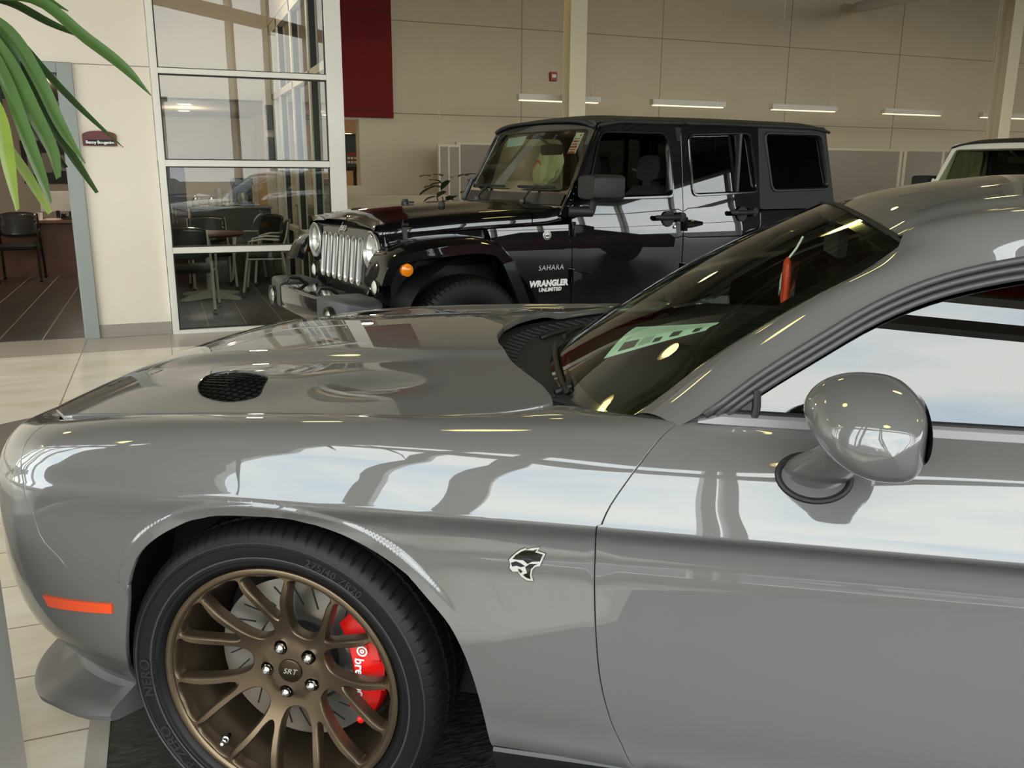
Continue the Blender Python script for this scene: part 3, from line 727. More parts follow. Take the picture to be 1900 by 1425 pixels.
# windscreen
WE = [Sp([(0,.66),(.12,.727),(.40,.885),(.70,1.06),(.88,1.168),(1,1.232)]), Sp([(0,.725),(.12,.702),(.40,.67),(.70,.64),(.88,.62),(1,.60)]), Sp([(0,.915),(.12,.957),(.40,1.085),(.70,1.201),(.88,1.263),(1,1.311)])]
def ws(s, b):
    ex, ey, ez = WE[0](b), WE[1](b), WE[2](b)
    cx = .43+(1.165-.43)*b; cz = .935+(1.368-.935)*b + .035*sin(pi*b)
    p = abs(s)**2.1
    return (cx+(ex-cx)*p, ey*s, cz+(ez-cz)*p)
m = M(); m.grid(lambda i, j: ws(2*i-1, j), 40, 24); m.build('windscreen', WSGLASS, coupe, smooth='all')
m = M()
for s0, s1, b0, b1 in ((-1,-.93,0,1),(.93,1,0,1),(-1,1,0,.07),(-1,1,.95,1)):
    m.grid(lambda i, j: (lambda v: (v[0]+.003, v[1], v[2]-.003))(ws(s0+(s1-s0)*i, b0+(b1-b0)*j)), 40 if s1-s0 > 1 else 3, 24 if b1-b0 > .5 else 3)
m.build('windscreen_border', GLOSSB, coupe, smooth='all')
m = M(); m.tube([(lambda v: (v[0]+.003, v[1], v[2]+.001))(ws(s/20, 1.0)) for s in range(-20, 21)], .008, 8, flat=.6); m.build('header_seal', SEALD, coupe, smooth=True)
# roof
SEAM = [Sp([(1.20,.588),(1.5,.58),(1.9,.565),(2.3,.55),(2.9,.52)]), Sp([(1.20,1.312),(1.221,1.322),(1.265,1.347),(1.326,1.366),(1.386,1.377),(1.45,1.384),(1.8,1.396),(2.2,1.380),(2.6,1.325),(2.9,1.25)])]
def roof_pt(i, j):
    s = 2*i-1; x0 = 1.168+.058*abs(s)**2.1; x = x0+(2.9-x0)*j**1.4
    w = SEAM[0](x); zs = SEAM[1](x); a = abs(s)
    cr = .050*min(1, .55+(x-1.2)*1.2)
    z = zs + cr*(1-a**2.2) - .010*math.exp(-((a-.93)/.05)**2)
    return (x, w*s, z)
m = M(); m.grid(roof_pt, 48, 60); m.build('roof', PAINT, coupe, smooth='all')
m = M()
for sg in (-1, 1):
    m.grid(lambda i, j: (3.0+.75*j-.1*(1-j), sg*(.52-.1*0)*(2*i-1)*1.0, 1.235-.30*j), 2, 8)
m.build('rear_window', PRIVACY, coupe)
m = M(); m.grid(lambda i, j: (3.62+.36*j, .80*(2*i-1), .985-.05*(j**2)), 4, 4); m.build('boot_lid', PAINT, coupe)
m = M(); m.box(3.93, 4.0, -.78, .78, .30, .93); m.build('rear_bumper', PAINT, coupe, bevel=.03)
# side frame: windscreen pillar and roof rail, body colour
SEALZ = Sp([(.828,.981),(.851,.995),(.958,1.077),(1.067,1.15),(1.157,1.206),(1.246,1.248),(1.354,1.281),(1.45,1.300),(1.8,1.320),(2.3,1.295),(2.62,1.17),(2.75,1.0)])
SEALO = [lambda x: -(Gy(SEALZ(x))+.010), SEALZ]
def sidef(i, j):
    # i along from pillar foot to the rear, j across from glass to door seal
    if i < .5:
        b = .10+.90*(i/.5); inn = (WE[0](b), -WE[1](b), WE[2](b)); xo = .815+(1.36-.815)*(i/.5)
    else:
        f = (i-.5)/.5; x = 1.232+(2.75-1.232)*f; inn = (x, -SEAM[0](x), SEAM[1](x)); xo = 1.36+(2.76-1.36)*f
    out = (xo, SEALO[0](xo), SEALO[1](xo))
    f = i/.5 if i < .5 else 1
    p = [a+(b_-a)*j for a, b_ in zip(inn, out)]
    h = .030*sin(pi*j**.85)
    return (p[0], p[1]-h*.62, p[2]+h*.70)
for sg in (1, -1):
    m = M(); m.grid(lambda i, j: (lambda v: (v[0], v[1]*sg, v[2]))(sidef(i, j)), 90, 14)
    m.build('roof_pillar', PAINT, coupe, smooth='all')
    m = M(); m.tube([(x, (y-.001)*sg, z+.0015) for x, y, z in [S(.735+.0105*k, 12.99) for k in range(12)]], .0034, 6); m.build('pillar_gap', SEALD, coupe)
    m = M(); m.add([(x, -(Gy(z)+.002)*sg, z) for x, z in ((.835,.984),(.865,.984),(.905,.998),(.882,1.012),(.850,.996))], [(0,1,2,3,4)]); m.build('window_corner', SEALD, coupe)
    m = M()
    for off, r in ((0.0, .0075), (.015, .0065), (.030, .0065)):
        m.tube([(x+.002, (SEALO[0](x)-.006-off*.25)*sg, SEALO[1](x)-.004-off) for x in [.862+off*1.4+.03*k for k in range(56)]], r, 8)
    m.grid(lambda i, j: ((.872+1.68*i), (SEALO[0](.872+1.68*i)+.002)*sg, max(.992, SEALO[1](.872+1.68*i)-.044*j)), 60, 2)
    m.build('window_seal', SEAL, coupe, smooth='all')
    # side glass
    m = M()
    def sg_pt(i, j):
        x = .956+1.664*i; zt = SEALO[1](x)-.012; z = .975+(zt-.975)*j
        return (x, -(Gy(z)-.012)*sg, z)
    m.grid(sg_pt, 60, 20); m.build('window_glass', DOORGLASS, door, smooth='all') if sg == 1 else m.build('quarter_glass', DOORGLASS, coupe, smooth='all')
    m = M()
    tri = [(.872,.990),(.938,1.040),(.955,1.050),(.950,.990)]
    m.add([(x, -(Gy(z)+.010)*sg, z) for x, z in tri] + [(x, -(Gy(z)-.02)*sg, z) for x, z in tri], [(0,1,2,3),(0,4,5,1),(1,5,6,2),(2,6,7,3)])
    m.build('corner_trim', TRIM, door if sg == 1 else coupe)
    m = M(); m.tube([(x, -(Gy(z)+.012)*sg, z) for x, z in ((.957,1.046),(.958,1.02),(.955,.998))], .008, 8); m.build('corner_seal', SEALD, door if sg == 1 else coupe)
    m = M()
    secs = []
    for k in range(30):
        x = .852+.0425*k; w = .830; 
        secs.append([(x, -(w+a_)*sg, .985+(z_-.985)*(.15 if k == 0 else 1)) for a_, z_ in ((.010,.978),(.016,.985),(.013,.999),(.004,1.004),(-.01,1.004),(-.01,.975))])
    m.loft(secs); m.build('belt_moulding', MOULD, door if sg == 1 else coupe, smooth=True)
    m = M(); m.tube([(.875+.0413*k, -(.830-.001)*sg, 1.005) for k in range(30)], .006, 6); m.build('belt_seal', SEALD, door if sg == 1 else coupe)
# sill skirt
m = M(); secs = []
for k in range(24):
    x = .478+ (2.42-.478)*k/23
    secs.append([(x,-.937,.292),(x,-.942,.285),(x,-.934,.255),(x,-.915,.225),(x,-.80,.22),(x,-.80,.292)])
m.loft(secs); m.build('side_skirt', SATIN, coupe, smooth=True)
m = M(); secs = [[(x,.937,.292),(x,.942,.285),(x,.934,.255),(x,.915,.225),(x,.80,.22),(x,.80,.292)] for x in (.478, 2.42)]
m.loft(secs); m.build('side_skirt', SATIN, coupe)
# front splitter
m = M(); secs = []
us = [U_FRONT+ (-.446-U_FRONT)*k/40 for k in range(41)]
def off(u, ins, z):
    e = 1e-3; dx = PX(u+e)-PX(u-e); dw = PW(u+e)-PW(u-e); L = math.hypot(dx, dw); nx, nw = -dw/L, dx/L
    return (PX(u)-nx*ins, -(PW(u)-nw*ins), z)
for k, u in enumerate(us):
    e = sst(-.78, -.60, u); q = sst(-.52, -.425, u)
    i0 = INS[0](u)+.006; z0 = ZR[0](u)+.02
    se = [(i0+.02, z0+.01), (i0-.002, z0-.012), (i0-.010, .222+.02*q), (.075-.02*e, .196+.028*e), (.032-.010*e+.02*q, .189+.03*e), (.022-.010*e+.02*q, .179+.03*e), (.026-.010*e+.02*q, .165+.03*e), (.05, .157+.03*e), (i0+.06, .155), (i0+.06, z0)]
    secs.append([off(u, a, z) for a, z in se])
m.loft(secs); o = m.build('front_splitter', DARKGREY, coupe, smooth=True, angle=50)
m = M(); m.loft([[(x,-y,z) for x, y, z in s_] for s_ in secs]); m.build('front_splitter', DARKGREY, coupe, smooth=True, angle=50)
# grille and lamps at the nose
m = M(); m.box(-.93,-.90,-.52,.52,.60,.74); m.build('front_grille', SATIN, coupe, bevel=.01)
for y in (-.62,-.44,.44,.62):
    m = M(); m.lathe([(.0,-.02),(.05,-.02),(.06,-.005),(.055,0)], (-.93+.06*(abs(y)>.5),y,.68), 'x', 20); m.build('headlamp', CHROME, coupe, smooth=True)
# side marker lamp in the bumper
def patch(corners, nx, ny, lift):
    vs = []; 
    for i in range(nx+1):
        for j in range(ny+1):
            f, h = i/nx, j/ny
            u = (corners[0][0]*(1-f)+corners[1][0]*f)*(1-h)+(corners[3][0]*(1-f)+corners[2][0]*f)*h
            t = (corners[0][1]*(1-f)+corners[1][1]*f)*(1-h)+(corners[3][1]*(1-f)+corners[2][1]*f)*h
            p, n = S(u, t), Sn(u, t); vs.append((p, n))
    return vs
MK = MARKER_UT
def plate_on(corners, nx, ny, lift, name, material, parent):
    L = patch(corners, nx, ny, lift); m = M()
    top = [tuple(p[i]+n[i]*lift for i in range(3)) for p, n in L]; bt = [tuple(p[i]-n[i]*.004 for i in range(3)) for p, n in L]
    R = ny+1
    m.add(top, [(i*R+j, (i+1)*R+j, (i+1)*R+j+1, i*R+j+1) for i in range(nx) for j in range(ny)])
    edge = [i*R for i in range(nx+1)] + [nx*R+j for j in range(1, ny+1)] + [i*R+ny for i in range(nx-1, -1, -1)] + [j for j in range(ny-1, 0, -1)]
    n = len(edge); m.add([top[i] for i in edge]+[bt[i] for i in edge], [(k, (k+1) % n, n+(k+1) % n, n+k) for k in range(n)])
    return m.build(name, material, parent, smooth=True)
plate_on(MK, 16, 4, .005, 'side_marker_lamp', ORANGE, bumper)
# cat-head emblem on the fender
def emb(pts, lift, name, material):
    ut = [EMB(*p) for p in pts]
    V, F, L = fill(ut, (), .02)
    m = M(); tp = []; bt = []
    for u, t in V:
        p, n = S(u, t), Sn(u, t); tp.append(tuple(p[i]+n[i]*lift for i in range(3)))
    m.add(tp, F)
    li = L[0]; q = [V[i] for i in li]; vs = []
    for u, t in q:
        p, n = S(u, t), Sn(u, t); vs.append(tuple(p[i]+n[i]*lift for i in range(3)))
    for u, t in q:
        p, n = S(u, t), Sn(u, t); vs.append(tuple(p[i]-n[i]*.002 for i in range(3)))
    k = len(q); m.add(vs, [(i, (i+1) % k, k+(i+1) % k, k+i) for i in range(k)])
    return m.build(name, material, fender)
def EMB(px, py):
    # emblem drawing units (0..100 across, 0..92 down) to the panel
    u = .509+.071*px/100; z = .742-.068*py/92+.008*(px/100-.5)
    return (u, t_at(u, z))
OUT = [(14,20),(30,8),(47,2),(45,8),(62,3),(84,2),(78,12),(100,20),(92,38),(86,52),(74,54),(66,62),(64,76),(70,92),(52,90),(36,80),(26,66),(12,66),(2,56),(4,46),(0,34)]
emb([(50+(x-50)*1.05, 46+(y-46)*1.05) for x, y in OUT], .002, 'emblem_backing', GLOSSB)
emb(OUT, .0032, 'emblem_rim', SILVER)
for P_ in ([(18,22),(34,12),(44,8),(66,10),(78,6),(72,15),(93,21),(86,40),(66,40),(52,46),(40,36),(24,34),(10,32)], [(6,42),(20,38),(34,44),(46,52),(34,54),(22,50),(10,52)], [(46,54),(58,46),(82,46),(72,50),(62,60),(60,76),(62,86),(50,82),(40,74),(52,70)], [(26,58),(34,60),(40,66),(34,70),(28,64)]):
    emb(P_, .0042, 'emblem_inlay', GLOSSB)
# door mirror
mirror = empty('side_mirror', (0,0,0), 0, coupe)
def shell(i, j):
    # i round the section in x-z, j from the inner to the outer end
    a = 2*pi*i; v = -1+2*j
    k = max(0.0, 1-abs(v)**2.6)**(1/2.2)
    cx, cz = 1.116+.014*v, 1.064-.008*v*v-.014*v
    ca, sa = cos(a), sin(a)
    ex = .095 if ca < 0 else .070
    p = 2.0 if ca < 0 else 3.6
    r = (abs(ca)**p+abs(sa)**p)**(-1/p)
    return (cx+ex*ca*r*k - .012*(v+1)*0, -1.050-.115*v, cz+((.064-.004*v) if sa > 0 else (.056+.026*v))*sa*r*k + .018*ca*r*k*(-1)*0)
m = M(); m.grid(shell, 48, 32); m.build('mirror_cap', PAINT, mirror, smooth='all')
m = M(); m.grid(lambda i, j: (1.186+.006*(1-j), -1.05+.098*j*cos(2*pi*i), 1.056+.052*j*sin(2*pi*i)), 32, 6); m.build('mirror_glass', CHROME, mirror, smooth='all')
m = M(); secs = []
for k in range(9):
    f = k/8; y = -.885-.14*f; x = 1.062+.045*f; z = .915+.100*f
    rx = .060*(1-f)+.040*f; rz = .030*(1-f)+.022*f
    secs.append([(x+rx*cos(q), y+.020*sin(q)*(1-f), z+rz*sin(q)) for q in [2*pi*n/20 for n in range(20)]])
m.loft(secs); m.build('mirror_stalk', PAINT, mirror, smooth='all')
m = M(); m.tube([S(1.06+.062*cos(q), 9.25+.85*sin(q)) for q in [2*pi*n/28 for n in range(28)]], .006, 8, closed=True); m.build('mirror_gasket', SEALD, mirror)
# wipers
for k, (y0, y1) in enumerate(((-.50, .02), (.12, .62))):
    a = cow((y0+.765)/1.53, .55); s0 = ws(y0/.72, .045); s1 = ws(y1/.71, .05)
    m = M(); m.tube([(a[0],a[1],a[2]+.004),(a[0]+.03,a[1]+.02,a[2]+.014),((s0[0]+s1[0])/2,(s0[1]+s1[1])/2,(s0[2]+s1[2])/2+.014)], [.009,.008,.005], 8)
    w = m.build('wiper', SATIN, coupe, smooth=True)
    m = M(); m.tube([(lambda v: (v[0]-.004, v[1], v[2]+.010))(ws((y0+(y1-y0)*q/12)/.715, .025+.02*sin(pi*q/12))) for q in range(13)], .007, 6); m.build('wiper_blade', SEALD, w)
# cabin
m = M(); secs = []
for k in range(21):
    s = -1+k/10; x0, y, z = ws(s*.96, .04); 
    secs.append([(x0+.02,y,.925),(x0+.15,y,.955),(x0+.34,y,.965),(1.02+.06*abs(s)**2,y,.945),(1.06+.06*abs(s)**2,y,.86),(1.06,y,.60),(x0,y,.60)])
m.loft(secs); m.build('dashboard', CABIN, coupe, smooth=True)
m = M(); m.tube([(1.20+.03*sin(q)*.5, -.37+.185*cos(q), .90+.18*sin(q)) for q in [2*pi*n/32 for n in range(32)]], .016, 8, closed=True)
m.lathe([(0,-.03),(.07,-.03),(.08,0),(.05,.03)], (1.19,-.37,.90), 'x', 20)
m.obox((1.195,-.37,.90),(0,1,0),(1,0,0),(0,0,1),.17,.012,.02); m.build('steering_wheel', CABIN, coupe, smooth=True)
for y in (-.37, .37):
    m = M(); m.loft([[(x, y+w*c, z) for c in (-1,-.6,.6,1)] + [(x+.10, y+w*c, z) for c in (1,-1)] for x, w, z in ((1.78,.24,.62),(1.84,.26,.80),(1.90,.24,.98),(1.96,.18,1.08),(1.99,.13,1.20),(2.01,.10,1.24))])
    s = m.build('seat', LEATHER, coupe, smooth=True)
    m = M(); m.box(1.35,1.86,y-.25,y+.25,.40,.60); m.build('seat_cushion', LEATHER, s, bevel=.05)
m = M(); m.box(.62,3.6,-.80,.80,.22,.30); m.box(2.5,2.75,-.6,.6,.30,1.05); m.build('cabin_floor', CABIN, coupe)
m = M(); m.box(-.72,.62,-.70,.70,.25,.70); m.build('engine_bay', CABIN, coupe)
m = M(); m.grid(lambda i, j: (1.26+1.5*j, (.56-.02*j)*(2*i-1), SEAM[1](1.26+1.5*j)-.03), 4, 8); m.build('headliner', CABIN, coupe)
m = M(); m.box(1.175,1.20,-.115,.115,1.235,1.30); m.tube([(1.19,0,1.29),(1.16,0,1.36)], .009, 8); mr = m.build('rear_view_mirror', CABIN, coupe, bevel=.01)
m = M(); m.box(1.200,1.203,-.105,.105,1.243,1.293); m.build('mirror_glass', CHROME, mr)
# wheel arch liners
for cx, E_ in ((0.03, [(u, t) for u, t in ARCHLOW[::-1]]+ARCHTOP[1:]), (2.95, None)):
    for sg in (-1, 1):
        if E_: edge = [S(u, max(.02, t)) for u, t in E_]
        else: edge = [S(u, t) for u, t in RAR]
        m = M(); secs = []
        for x, y, z in edge:
            dx, dz = x-cx, z-.33; L = math.hypot(dx, dz); ux, uz = dx/L, dz/L
            secs.append([(x+ux*a, (abs(y)-b)*sg, z+uz*a) for a, b in ((.004,.010),(.012,.014),(.03,.05),(.045,.14),(.05,.34))])
        m.loft(secs, closed=False); m.add([s_[-1] for s_ in secs], [tuple(range(len(secs)))])
        m.build('wheel_arch_liner', SEALD, coupe, smooth='all')
# ---------- wheels of the coupe ----------
def face_y(r):                 # depth of the spoke faces behind the rim lip
    return -.930 + (.058 if r < .06 else .058*(1-sst(.06,.235,r)) + .004)
def win_v(c):                  # small window inside a fork
    p = [(.247,-9.8),(.247,0),(.247,9.8),(.244,11.0),(.233,10.6),(.20,8.0),(.165,5.2),(.142,3.0),(.132,0),(.142,-3.0),(.165,-5.2),(.20,-8.0),(.233,-10.6),(.244,-11.0)]
    return cubic([(r*cos(rad(c+a)), r*sin(rad(c+a))) for r, a in p], 3, closed=True)
def win_b(c):                  # large window between forks
    p = [(.247,-9.9),(.247,0),(.247,9.9),(.244,11.1),(.233,10.9),(.20,11.9),(.165,13.6),(.135,15.0),(.113,14.2),(.098,10.5),(.092,0),(.098,-10.5),(.113,-14.2),(.135,-15.0),(.165,-13.6),(.20,-11.9),(.233,-10.9),(.244,-11.1)]
    return cubic([(r*cos(rad(c+a)), r*sin(rad(c+a))) for r, a in p], 3, closed=True)
def grow(poly, d):
    n = len(poly); s = 1 if area2(poly) > 0 else -1; out = []
    for i in range(n):
        ax, ay = poly[i-1]; bx, by = poly[(i+1) % n]; L = math.hypot(bx-ax, by-ay) or 1
        out.append((poly[i][0]+(by-ay)/L*d*s, poly[i][1]-(bx-ax)/L*d*s))
    return out
def make_rim(parent, cx, sgn=1, fine=True):
    m = M(); Ph = 96
    holes = []
    for k in range(7):
        holes.append(win_v(Ph+k*360/7)); holes.append(win_b(Ph+180/7+k*360/7))
    outer = [(.256*cos(2*pi*k/96), .256*sin(2*pi*k/96)) for k in range(96)]
    lug = []
    for k in range(5):
        a = rad(112+72*k); lug.append([(.057*cos(a)+.0165*cos(2*pi*q/16), .057*sin(a)+.0165*sin(2*pi*q/16)) for q in range(16)])
    V, F, L = fill(outer, [grow(h, .0045) for h in holes]+lug, .011)
    def put(p, dy=0): return (cx+p[0], (face_y(math.hypot(*p))+dy)*sgn, .364+p[1])
    m.add([put(p) for p in V], F)
    for h in holes:
        g0, g1, g2, g3 = grow(h, .0045), grow(h, .0015), grow(h, .0005), grow(h, .0)
        n = len(h); secs = [[put(p) for p in g0], [put(p, .0035) for p in g1], [put(p, .010) for p in g2], [put(p, .030) for p in g3]]
        m.loft(secs, caps=False)
    for l in lug: m.loft([[put(p) for p in l], [put(p, .022) for p in l]], caps=False)
    rim = m.build('wheel', BRONZE, parent, smooth=True, angle=40)
    prof = [(.2545,-.9285),(.258,-.9330),(.2655,-.9345),(.2705,-.9320),(.2715,-.926),(.268,-.915),(.262,-.905),(.255,-.890)]
    m = M(); m.lathe([(r, y*sgn) for r, y in prof], (cx,0,.364), 'y', 120); m.build('rim_lip', BRONZE, rim, smooth=True, angle=50)
    m = M(); m.lathe([(r, y*sgn) for r, y in [(.2545,-.9285),(.250,-.90),(.243,-.86),(.236,-.80),(.234,-.70)]], (cx,0,.364), 'y', 96); m.build('rim_barrel', BRONZE, rim, smooth='all')
    return rim
def make_tyre(rim, cx, sgn=1, n=240, blocks=84):
    prof = [(.268,-.905),(.270,-.920),(.274,-.930),(.283,-.938),(.290,-.9395),(.2915,-.9415),(.2955,-.9415),(.297,-.9402),(.312,-.9440),(.326,-.9440),(.3275,-.9455),(.3315,-.945),(.333,-.9432),(.342,-.9385),(.350,-.931),(.3555,-.923)]
    TR = [(.3588,-.914),(.3610,-.905),(.3626,-.893),(.3636,-.880),(.3640,-.874),(.3640,-.8735),(.3640,-.866),(.3640,-.8655),(.3644,-.855),(.3647,-.838),(.3648,-.826),(.3648,-.8255),(.3648,-.815),(.3648,-.8145),(.3647,-.80),(.3644,-.775),(.3644,-.7745),(.3640,-.765),(.3640,-.7645),(.362,-.74),(.356,-.715),(.335,-.70),(.268,-.70)]
    full = prof+TR; vs = []; L = len(full)
    for k in range(n):
        a = 2*pi*k/n
        for i, (r, y) in enumerate(full):
            if i >= len(prof)-2 and i < L-3:
                ph = (a*blocks/(2*pi) + (y+.90)*9 + 6*(y+.86)**2*20) % 1.0
                gr = 1.0 if ph < .17 else 0.0
                if i in (20+0,21,): gr = 1
                if -.8745 < y < -.8655+.0004 and y > -.8738 and y < -.8657: r -= .006
                if (-.826 < y < -.8148) and y > -.8258 and y < -.8149: r -= .007
                if -.775 < y < -.7649 and y > -.7748: r -= .007
                r -= .0040*gr*(1 if y > -.928 else .4)
            vs.append((cx+r*cos(a), y*sgn, .364+r*sin(a)))
    fs = [(k*L+i, ((k+1) % n)*L+i, ((k+1) % n)*L+i+1, k*L+i+1) for k in range(n) for i in range(L-1)]
    return M().add(vs, fs).build('tyre', RUBBER, rim, smooth=True, angle=28)
def arc_text(body, cx, r, ang, size, depth=.0012, sgn=1, flip=False, **kw):
    v, f = text_mesh(body, size, depth, **kw); out = []
    for x, y, z in v:
        a = rad(ang) - x/r if not flip else rad(ang) + x/r
        rr = r+y if not flip else r-y
        # follow the bulge of the sidewall
        yy = -.9440 if rr < .326 else -.944+(rr-.326)*.30
        out.append((cx+rr*cos(a), (yy-.0004-max(0,z))*sgn, .364+rr*sin(a)))
    return M().add(out, f).build('tyre_lettering', RUBBERL, bpy.data.objects['wheel'] if sgn else None)
rim = make_rim(coupe, 0.0); make_tyre(rim, 0.0, n=1260)
for r_, w_ in ((.2995,.0022),(.3335,.0018)):
    yv = -.9405 if r_ < .32 else -.9452
    m = M(); m.lathe([(r_-w_, yv-.0010 if r_ < .32 else -.9448),(r_, yv-.0022),(r_+w_, -.9422 if r_ < .32 else -.9440)], (0,0,.364), 'y', 160); m.build('tyre_ring', RINGG, rim, smooth=True)
arc_text('275/40 ZR20', 0, .3125, 62, .024, sp=1.05)
arc_text('P ZERO', 0, .3105, 216, .034, bold=.0008); arc_text('NERO', 0, .3105, 183, .034, bold=.0008); arc_text('ALLSEASON', 0, .2885, 181, .013)
m = M(); m.lathe([(0,-.8775),(.025,-.8775),(.0275,-.876),(.0285,-.870),(.031,-.868)], (0,0,.364), 'y', 40); m.build('centre_cap', BRONZED, rim, smooth=True)
lettering('cap_lettering', 'SRT', SILVER, lambda x, y, z: (x, -.8778-max(0,z), .364+y), rim, size=.0185, depth=.0006, shear=.35, sp=1.05)
for k in range(5):
    a = rad(112+72*k); c = (.057*cos(a), 0, .364+.057*sin(a))
    m = M(); m.lathe([(.0118,-.855),(.0118,-.872),(.0105,-.874)], c, 'y', 6); m.lathe([(.0105,-.868),(.0095,-.880),(.005,-.884),(0,-.8845)], c, 'y', 16)
    m.build('lug_nut', CHROME, rim, smooth=True, angle=25)
a = rad(229); c = Vector((.235*cos(a), -.905, .364+.235*sin(a))); d = Vector((-.25*cos(a), -1, -.25*sin(a))).normalized()
m = M(); m.tube([c+d*-.02, c+d*.0, c+d*.001, c+d*.012, c+d*.013, c+d*.022], [.008,.008,.0055,.0055,.0038,.0038], 12); m.build('valve_stem', CHROME, rim, smooth=True)
m = M(); m.lathe([(.075,-.79),(.085,-.80),(.110,-.80),(.112,-.815),(.195,-.815),(.196,-.785),(.112,-.785)], (0,0,.364), 'y', 72)
disc = m.build('brake_disc', STEEL, rim, smooth=True)
for k in range(24):
    a = 2*pi*k/24; m = M()
    m.obox((.155*cos(a), -.8155, .364+.155*sin(a)), (cos(a+.5),0,sin(a+.5)), (0,1,0), (-sin(a+.5),0,cos(a+.5)), .026, .001, .0016); m.build('disc_slot', IRON, rim)
m = M(); m.lathe([(0,-.82),(.06,-.82),(.072,-.80),(.105,-.795),(.108,-.80)], (0,0,.364), 'y', 40); m.lathe([(.0,-.72),(.23,-.72)], (0,0,.364), 'y', 40); m.build('hub_carrier', IRON, rim, smooth=True)
m = M(); secs = []
for k in range(17):
    a = rad(46-84*k/16); e = abs(k-8)/8; w = .078*(1-.20*e**3); y0 = -.858+.020*e**2
    c0 = .176; secs.append([((c0+q*w/2)*cos(a), y, .364+(c0+q*w/2)*sin(a)) for q, y in ((-1,y0+.012),(-.8,y0+.002),(.0,y0-.002),(.8,y0+.004),(1,y0+.016),(1.05,-.80),(-1.02,-.80))])
m.loft(secs)
for a_ in (28,-34): m.lathe([(.0,-.868),(.008,-.866),(.010,-.855)], (.19*cos(rad(a_)),0,.364+.19*sin(rad(a_))), 'y', 10)
m.obox((.203*cos(rad(2)), -.848, .364+.203*sin(rad(2))), (1,0,0), (0,1,0), (0,0,1), .014, .014, .034)
cal = m.build('brake_caliper', RED, rim, smooth=True, angle=40)
def cal_map(x, y, z): return (.158+y, -.8612-max(0,z), .364-.004-x)
lettering('caliper_lettering', 'brembo', WHITE, cal_map, rim, size=.030, depth=.0006, bold=.0006)
m = M(); m.lathe([(.0085,-.8617),(.0125,-.8617)], (.166,0,.364+.062), 'y', 24); m.lathe([(.0015,-.8617),(.0055,-.8617)], (.166,0,.364+.062), 'y', 20); m.build('caliper_logo', WHITE, rim)
m = M(); m.lathe([(0,-.86),(.007,-.86),(.008,-.85)], (.205,0,.364+.02), 'y', 6); m.build('caliper_bolt', IRON, rim)
for cx, sg in ((2.95,1),(0,-1),(2.95,-1)):
    m = M(); m.lathe([(.0,-.87*sg),(.06,-.88*sg),(.25,-.925*sg),(.262,-.93*sg),(.27,-.925*sg),(.26,-.9*sg)], (cx,0,.364), 'y', 40); w = m.build('wheel', BRONZE, coupe, smooth=True)
    m = M(); m.lathe([(r, y*sg) for r, y in [(.268,-.90),(.272,-.93),(.30,-.945),(.33,-.944),(.355,-.925),(.364,-.88),(.364,-.74),(.35,-.70),(.27,-.70)]], (cx,0,.364), 'y', 64); m.build('tyre', RUBBER, w, smooth=True)
